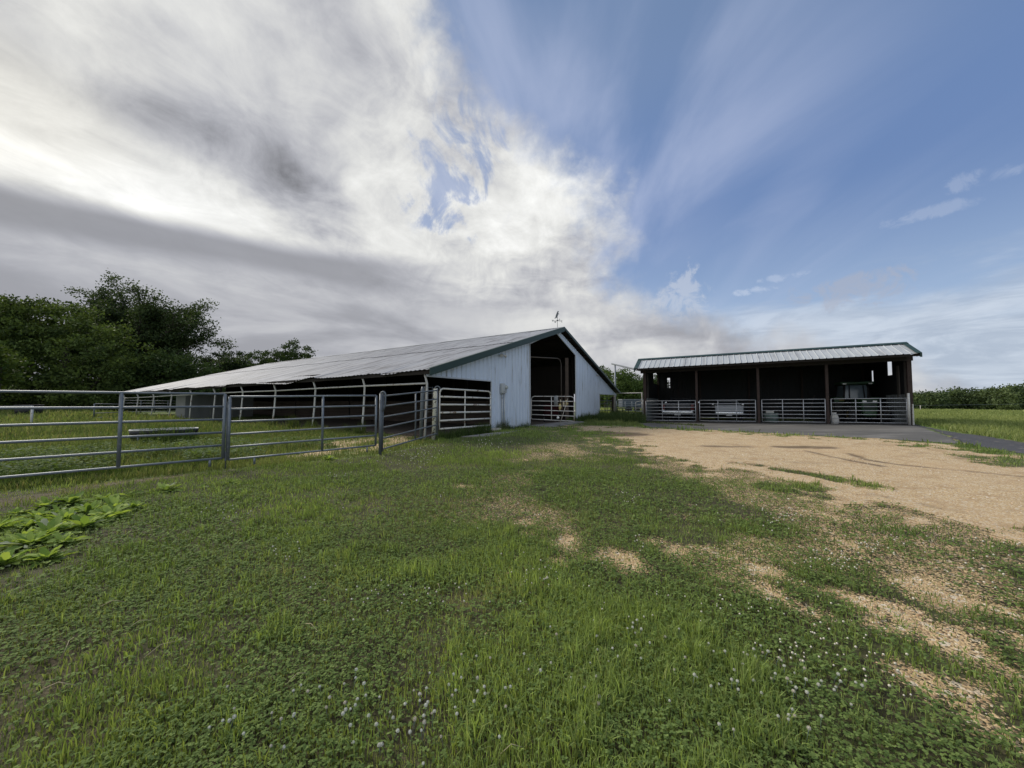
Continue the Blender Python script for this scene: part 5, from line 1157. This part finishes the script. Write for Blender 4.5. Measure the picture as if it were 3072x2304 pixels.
# leaves of low weeds behind the fence and clover on the lawn: ground cover
def leaflets(name, x, y, z, size, tilt, cols, mat, label, cat, seed, aspect=.5):
    rg = np.random.default_rng(seed); n = len(x); a = rg.uniform(0, 2*np.pi, n); d = np.stack([np.cos(a), np.sin(a), rg.uniform(-tilt, tilt, n)], 1); s = np.stack([-np.sin(a), np.cos(a), rg.uniform(-tilt, tilt, n)], 1)
    P = np.stack([x, y, z], 1); L = size[:, None]
    V = np.stack([P, P+d*L*.5+s*L*aspect*.5, P+d*L, P+d*L*.5-s*L*aspect*.5], 1).reshape(-1, 3)
    V[2::4, 2] -= size*.12
    o = npmesh(name, V, np.arange(4*n).reshape(-1, 4), mat, np.repeat(cols, 4, 0)); return tag(o, label, cat, kind='stuff')
rg = np.random.default_rng(15)
n = 15000; px = rg.uniform(-150, 1000, n); f = (px+150)/1150; fx = np.interp; yy = rg.uniform(0, 1, n)**1.2
Yy = 6.6+f*3.9+.25+yy*3.0; x = (px-1536)/F*Yy; k = pasture(x, Yy) & (fbm(x, Yy, .8, 91, 2) > .36+.25*sstep(500, 900, px)); x, Yy = x[k], Yy[k]
hz_ = rg.uniform(.04, .30, len(x))*(.5+fbm(x, Yy, 1.2, 95, 2)); cl = lerpc((.065, .110, .036), (.165, .225, .082), rg.random(len(x))); wh = rg.random(len(x)) < .02; cl[wh] = np.array((.22, .26, .17))
leaflets('low_weeds', x, Yy, G(x, Yy)+hz_, rg.uniform(.05, .13, len(x)), .5, cl, M['weed'], 'low broadleaf weeds with pale leaf backs along the inside of the pipe fence', 'weeds', 16, .45)
def clover():
    rg = np.random.default_rng(17); X, Yv, S = [], [], []
    for r0, r1, dens, s in ((.8, 2.6, 4200, .0135), (2.6, 5, 1700, .018), (5, 9, 420, .028)):
        x, y = ringpts(r0, r1, dens, -70, 70, rg); gr, dry, dr = masks(x, y); p = fbm(x, y, .9, 51, 3)
        ok = open_ground(x, y) & ~pasture(x, y) & (gr < .6) & (dry < .6) & (rg.random(len(x)) > gr) & (rg.random(len(x)) < .22+.78*sstep(.36, .56, p+.06*(np.degrees(np.arctan2(x, y)) > -8)))
        X.append(x[ok]); Yv.append(y[ok]); S.append(s*rg.uniform(.7, 1.3, ok.sum()))
    x, y, s = map(np.concatenate, (X, Yv, S)); n = len(x); x, y, s = np.repeat(x, 3), np.repeat(y, 3), np.repeat(s, 3); z = G(x, y)+np.repeat(rg.uniform(.02, .065, n), 3)
    print('clover', n); cl = np.repeat(lerpc((.084, .132, .040), (.188, .255, .078), rg.random(n)), 3, 0)*rg.uniform(.8, 1.2, (3*n, 1))
    leaflets('clover_leaves', x, y, z, s, .35, cl, M['clover'], 'dark green clover leaves spreading through the near lawn', 'clover', 18, .85)
clover()
# white clover heads: clusters read off the lawn
CL = [(2420, 2020, 300, 150, 120), (1630, 1750, 110, 55, 34), (2360, 1560, 90, 35, 36), (2650, 1650, 120, 50, 26), (2960, 1700, 130, 60, 26), (1255, 1372, 75, 26, 90), (1460, 1336, 90, 14, 46), (1080, 1390, 110, 18, 16), (1150, 2170, 260, 120, 46), (1300, 1810, 200, 60, 22), (1900, 1900, 170, 90, 26),
      (2480, 1700, 130, 40, 40), (690, 1550, 60, 26, 16), (1000, 1800, 160, 60, 14), (1450, 2120, 200, 110, 22), (1750, 2050, 200, 120, 16), (800, 2200, 220, 80, 14), (1890, 1510, 30, 24, 12), (1020, 1435, 60, 18, 12), (2200, 1840, 160, 40, 16), (1500, 1520, 500, 80, 12), (860, 1665, 60, 30, 12), (1915, 1655, 30, 25, 9), (2180, 1560, 120, 40, 10)]
pts = []
for cx_, cy_, rx, ry, n in CL:
    for _ in range(n):
        px, py = cx_+rg.normal()*rx*.55, cy_+rg.normal()*ry*.6
        if py < 2360:
            p = gp(px, py); a = np.array([p[0]]), np.array([p[1]])
            if open_ground(*a)[0] and masks(*a)[0][0] < .55: pts.append((p[0], p[1]))
pts.sort(key=lambda p: p[0]**2+p[1]**2)
def flower_mesh(r, seed, full=True):
    mb = MB(); rs = random.Random(seed)
    if full:
        for k in range(40):     # tiny florets pointing out of a ball
            t = k*2.4; zz = -.55+1.5*k/39; rr = math.sqrt(max(.0, 1-min(zz, .98)**2)); d = Vector((rr*math.cos(t), rr*math.sin(t), zz)).normalized(); c = d*r*.62; s = d.cross(Vector((.3, .2, 1))).normalized()*r*.22; w = d.cross(s).normalized()*r*.22
            mb.poly([c-s*.6, c+d*r*.25-w, c+d*r*.55, c+d*r*.25+w]); mb.poly([c-w*.6, c+d*r*.25-s, c+d*r*.5, c+d*r*.25+s])
        mb.ball((0, 0, 0), r*.62, 7, 5)
    else: mb.ball((0, 0, 0), r, 6, 4)
    return mb
protos = []
for i in range(3):
    o = flower_mesh(.0074, i).build('clover_flower', M['petal'], loc=(0, 0, 0)); s_ = MB(); s_.tube([(0, 0, -.075), (.004, 0, -.03), (0, 0, -.006)], .0011, 4); st_ = s_.build('stem', M['drum'], o); protos.append((o, st_))
NEAR = 170
for i, (x, y) in enumerate(pts[:NEAR]):
    if i < 3: o, s_ = protos[i]
    else:
        o = protos[i % 3][0].copy(); COL.objects.link(o); s_ = protos[i % 3][1].copy(); COL.objects.link(s_); s_.parent = o
    o.location = (x, y, Gz(x, y)+rg.uniform(.055, .10)); o.rotation_euler = (rg.uniform(-.3, .3), rg.uniform(-.3, .3), rg.uniform(0, 6.28)); k = rg.uniform(.75, 1.15); o.scale = (k, k, k*rg.uniform(.85, 1.15))
    tag(o, 'round white clover blossom standing in the near lawn', 'clover flower', 'white clover blossoms in the near lawn')
mb = MB()
for x, y in pts[NEAR:]:
    mb.ball((x, y, Gz(x, y)+rg.uniform(.05, .09)), (.0046+.00058*math.hypot(x, y))*rg.uniform(.75, 1.2), 6, 4)
tag(mb.build('clover_blossoms', M['petal'], loc=(0, 0, 0)), 'scattered white clover blossoms farther back in the lawn', 'clover', kind='stuff')
# loose stones on the bare patches
def stones():
    rg = np.random.default_rng(19); X, Yv, S = [], [], []
    for r0, r1, dens, s in ((1, 3.5, 900, .011), (3.5, 7, 320, .016), (7, 14, 70, .022)):
        x, y = ringpts(r0, r1, dens, -20, 72, rg); gr, dry, dr = masks(x, y); ok = open_ground(x, y) & ~pasture(x, y) & (rg.random(len(x)) < np.clip(gr*1.1, 0, 1)**1.6); X.append(x[ok]); Yv.append(y[ok]); S.append(s*rg.uniform(.25, 1.0, ok.sum())**1.4)
    x, y, s = map(np.concatenate, (X, Yv, S)); n = len(x); print('stones', n)
    base = np.array([(1, 0, 0), (-1, 0, 0), (0, 1, 0), (0, -1, 0), (0, 0, .7), (.6, .6, .35), (-.6, .6, .35), (-.6, -.6, .35), (.6, -.6, .35)], float)
    tri = np.array([(0, 5, 8), (0, 2, 5), (2, 6, 5), (2, 1, 6), (1, 7, 6), (1, 3, 7), (3, 8, 7), (3, 0, 8), (4, 8, 5), (4, 5, 6), (4, 6, 7), (4, 7, 8)])
    V = base[None]*rg.uniform(.65, 1.25, (n, 9, 1))*s[:, None, None]; a = rg.uniform(0, 6.28, n); c, sn = np.cos(a)[:, None], np.sin(a)[:, None]
    V = np.stack([V[:, :, 0]*c-V[:, :, 1]*sn*.7, V[:, :, 0]*sn+V[:, :, 1]*c*.7, V[:, :, 2]], 2)+np.stack([x, y, G(x, y)+.001], 1)[:, None]
    cols = lerpc((.32, .20, .11), (.60, .46, .31), rg.random(n)); dk = rg.random(n) < .12; cols[dk] *= .45; lt = rg.random(n) < .06; cols[lt] = np.array((.68, .62, .52))
    m, g, b, o = newmat('pea_gravel'); at_ = g.n('ShaderNodeAttribute'); at_.attribute_name = 'tint'; g.put(b.inputs['Base Color'], at_.outputs['Color']); b.inputs['Roughness'].default_value = .85
    o = npmesh('loose_gravel', V.reshape(-1, 3), (tri[None]+(np.arange(n)*9)[:, None, None]).reshape(-1, 3), m, np.repeat(cols, 9, 0)); tag(o, 'loose tan pea gravel lying on the bare patches', 'gravel', kind='stuff')
stones()
# broad-leaved dock plants
def rosette(x, y, r, n, seed, label, group=None):
    rg = np.random.default_rng(seed); mb = MB(); z0 = Gz(x, y); V, Q, Cc = [], [], []
    for k in range(n):
        a = k*2.4+rg.uniform(-.7, .7); L = r*rg.uniform(.55, 1.25); wd = L*rg.uniform(.11, .17); e = R(rg.uniform(18, 80)); d = np.array((math.cos(a), math.sin(a), 0)); s = np.array((-math.sin(a), math.cos(a), 0)); b = len(V); m = 8; tw = rg.uniform(-.7, .7); curl = rg.uniform(.15, .62); bend = rg.uniform(-.25, .25)
        for i in range(m):
            f = i/(m-1); ww = wd*(.16+.84*math.sin(math.pi*min(f**1.25*.93+.03, 1))**.8)*(1+.14*math.sin(i*2.7+k*1.7))
            p = np.array((x, y, z0))+d*L*(math.cos(e)*f+.28*f*f)+s*L*bend*f*f+np.array((0, 0, max(L*(math.sin(e)*f-curl*f*f), .012*f+.004)))
            sd = s*math.cos(tw*f)+np.array((0, 0, math.sin(tw*f))); c_ = np.array((0, 0, -.30*ww)); V += [p-sd*ww+np.array((0, 0, .16*ww*math.sin(i*2.1+k))), p+c_, p+sd*ww+np.array((0, 0, .16*ww*math.cos(i*1.9+k)))]
        for i in range(m-1): q = b+3*i; Q += [(q, q+1, q+4, q+3), (q+1, q+2, q+5, q+4)]
        f = rg.random(); c = np.array((.15, .235, .055))*(1-f)+np.array((.38, .48, .13))*f
        if rg.random() < .06: c = np.array((.32, .36, .25))
        Cc += [c*rg.uniform(.9, 1.1)]*(3*m)
    root = thing('broadleaf_weed', label, 'weed', (x, y, z0), group); npmesh('leaves', V, Q, M['weed'], np.array(Cc), root, smooth=True)
    st = MB(); st.tube([(x, y, z0-.02), (x+.01, y, z0+r*.22)], [.012, .006], 5); st.build('stem', M['drum'], root)
patch_w = [((60, 1650), .34, 'big dock plant at the front left of the leafy clump'), ((150, 1610), .32, 'dock plant in the middle front of the leafy clump'), ((235, 1590), .30, 'dock plant at the right front of the leafy clump, nearest the lawn'), ((20, 1590), .34, 'dock plant at the left edge of the leafy clump'), ((110, 1560), .32, 'dock plant in the middle of the leafy clump'),
           ((195, 1555), .30, 'dock plant just behind the right front of the leafy clump'), ((300, 1565), .30, 'dock plant reaching out at the right of the leafy clump'), ((360, 1545), .30, 'tall bright dock plant at the right end of the leafy clump'), ((215, 1520), .30, 'dark green dock plant at the back of the leafy clump'), ((290, 1515), .27, 'dock plant at the back of the clump near the brown strip'), ((400, 1535), .26, 'upright dock plant at the far right of the leafy clump'), ((-60, 1620), .36, 'dock plant cut by the left edge of the photo'), ((120, 1690), .28, 'low dock plant in front of the leafy clump'), ((30, 1700), .28, 'lowest dock plant at the very front left'),
           ((385, 1490), .20, 'dock plant standing behind the clump at its back right'),
           ((490, 1475), .28, 'lone dock plant right of the leafy clump, largest of the scattered ones'), ((605, 1465), .20, 'small lone dock plant in the middle of the scattered row'), ((695, 1450), .26, 'lone dock plant nearest to the paired fence posts'), ((690, 1490), .22, 'pale lone dock plant just below the one by the fence posts'), ((570, 1528), .17, 'tiny yellowish dock plant in the lawn below the scattered row'), ((470, 1590), .10, 'single dock leaf sticking up right of the leafy clump'), ((985, 1380), .26, 'dock plant in the lawn under the second pipe panel'), ((858, 1402), .20, 'small dock plant in the lawn left of the one under the second panel'), ((950, 1494), .14, 'tiny pale dock plant alone in the middle lawn')]
patch_w += [((75, 1615), .28, 'dock plant between the front-left and middle plants of the leafy clump'), ((180, 1635), .27, 'low dock plant at the front edge of the clump beside the lawn'), ((260, 1545), .27, 'dock plant filling the middle right of the leafy clump'), ((150, 1525), .27, 'dock plant at the back left of the leafy clump'), ((335, 1520), .25, 'dock plant between the back and the right end of the clump'), ((60, 1545), .28, 'dock plant at the back near the left edge of the photo')]
patch_w += [((20, 1640), 0.27, 'dock plant low at the left of the clump beside the big front plant'), ((100, 1640), 0.27, 'dock plant just right of the big front-left one'), ((135, 1585), 0.27, 'bright dock plant in the heart of the leafy clump'), ((215, 1565), 0.27, 'dock plant behind the right front plant of the clump'), ((270, 1575), 0.27, 'dock plant at the right side of the clump facing the lawn'), ((325, 1550), 0.27, 'dock plant left of the tall bright one at the right end'), ((245, 1530), 0.27, 'dock plant in the back middle of the leafy clump'), ((170, 1545), 0.27, 'dock plant left of the back middle of the clump'), ((90, 1590), 0.27, 'dock plant in the left middle of the leafy clump'), ((345, 1530), 0.27, 'dock plant close behind the right end of the clump')]
for i, ((px, py), r, lab) in enumerate(patch_w):
    p = gp(px, py)+rg.normal(size=2)*(.07 if i < 14 else .02); rosette(p[0], p[1], r*.60*(1+.25*math.sin(i*7.3)), 52 if r > .25 else (9 if r > .15 else 4), 200+i, lab, 'dock plants on the lawn')
# straw stalks
mb = MB()
for px, py, L, a in ((430, 2000, .16, 1.2), (190, 1985, .18, 2.2), (300, 1840, .14, .4), (955, 1920, .17, 2.6), (545, 1740, .12, 1.4), (1500, 2300, .1, .3), (860, 2080, .1, .8), (380, 1910, .12, .9), (120, 2100, .15, .2), (1320, 1790, .1, 2.)):
    p = gp(px, py); z = Gz(*p)+.05; mb.tube([(p[0], p[1], z), (p[0]+L*.5*math.cos(a), p[1]+L*.5*math.sin(a), z+.03), (p[0]+L*math.cos(a), p[1]+L*math.sin(a), z+.005)], .0018, 4)
tag(mb.build('straw', pmat('dry_straw', (.42, .36, .22), .2, 9, .8), loc=(0, 0, 0)), 'stray dry straw stalks lying on the lawn', 'straw', kind='stuff')
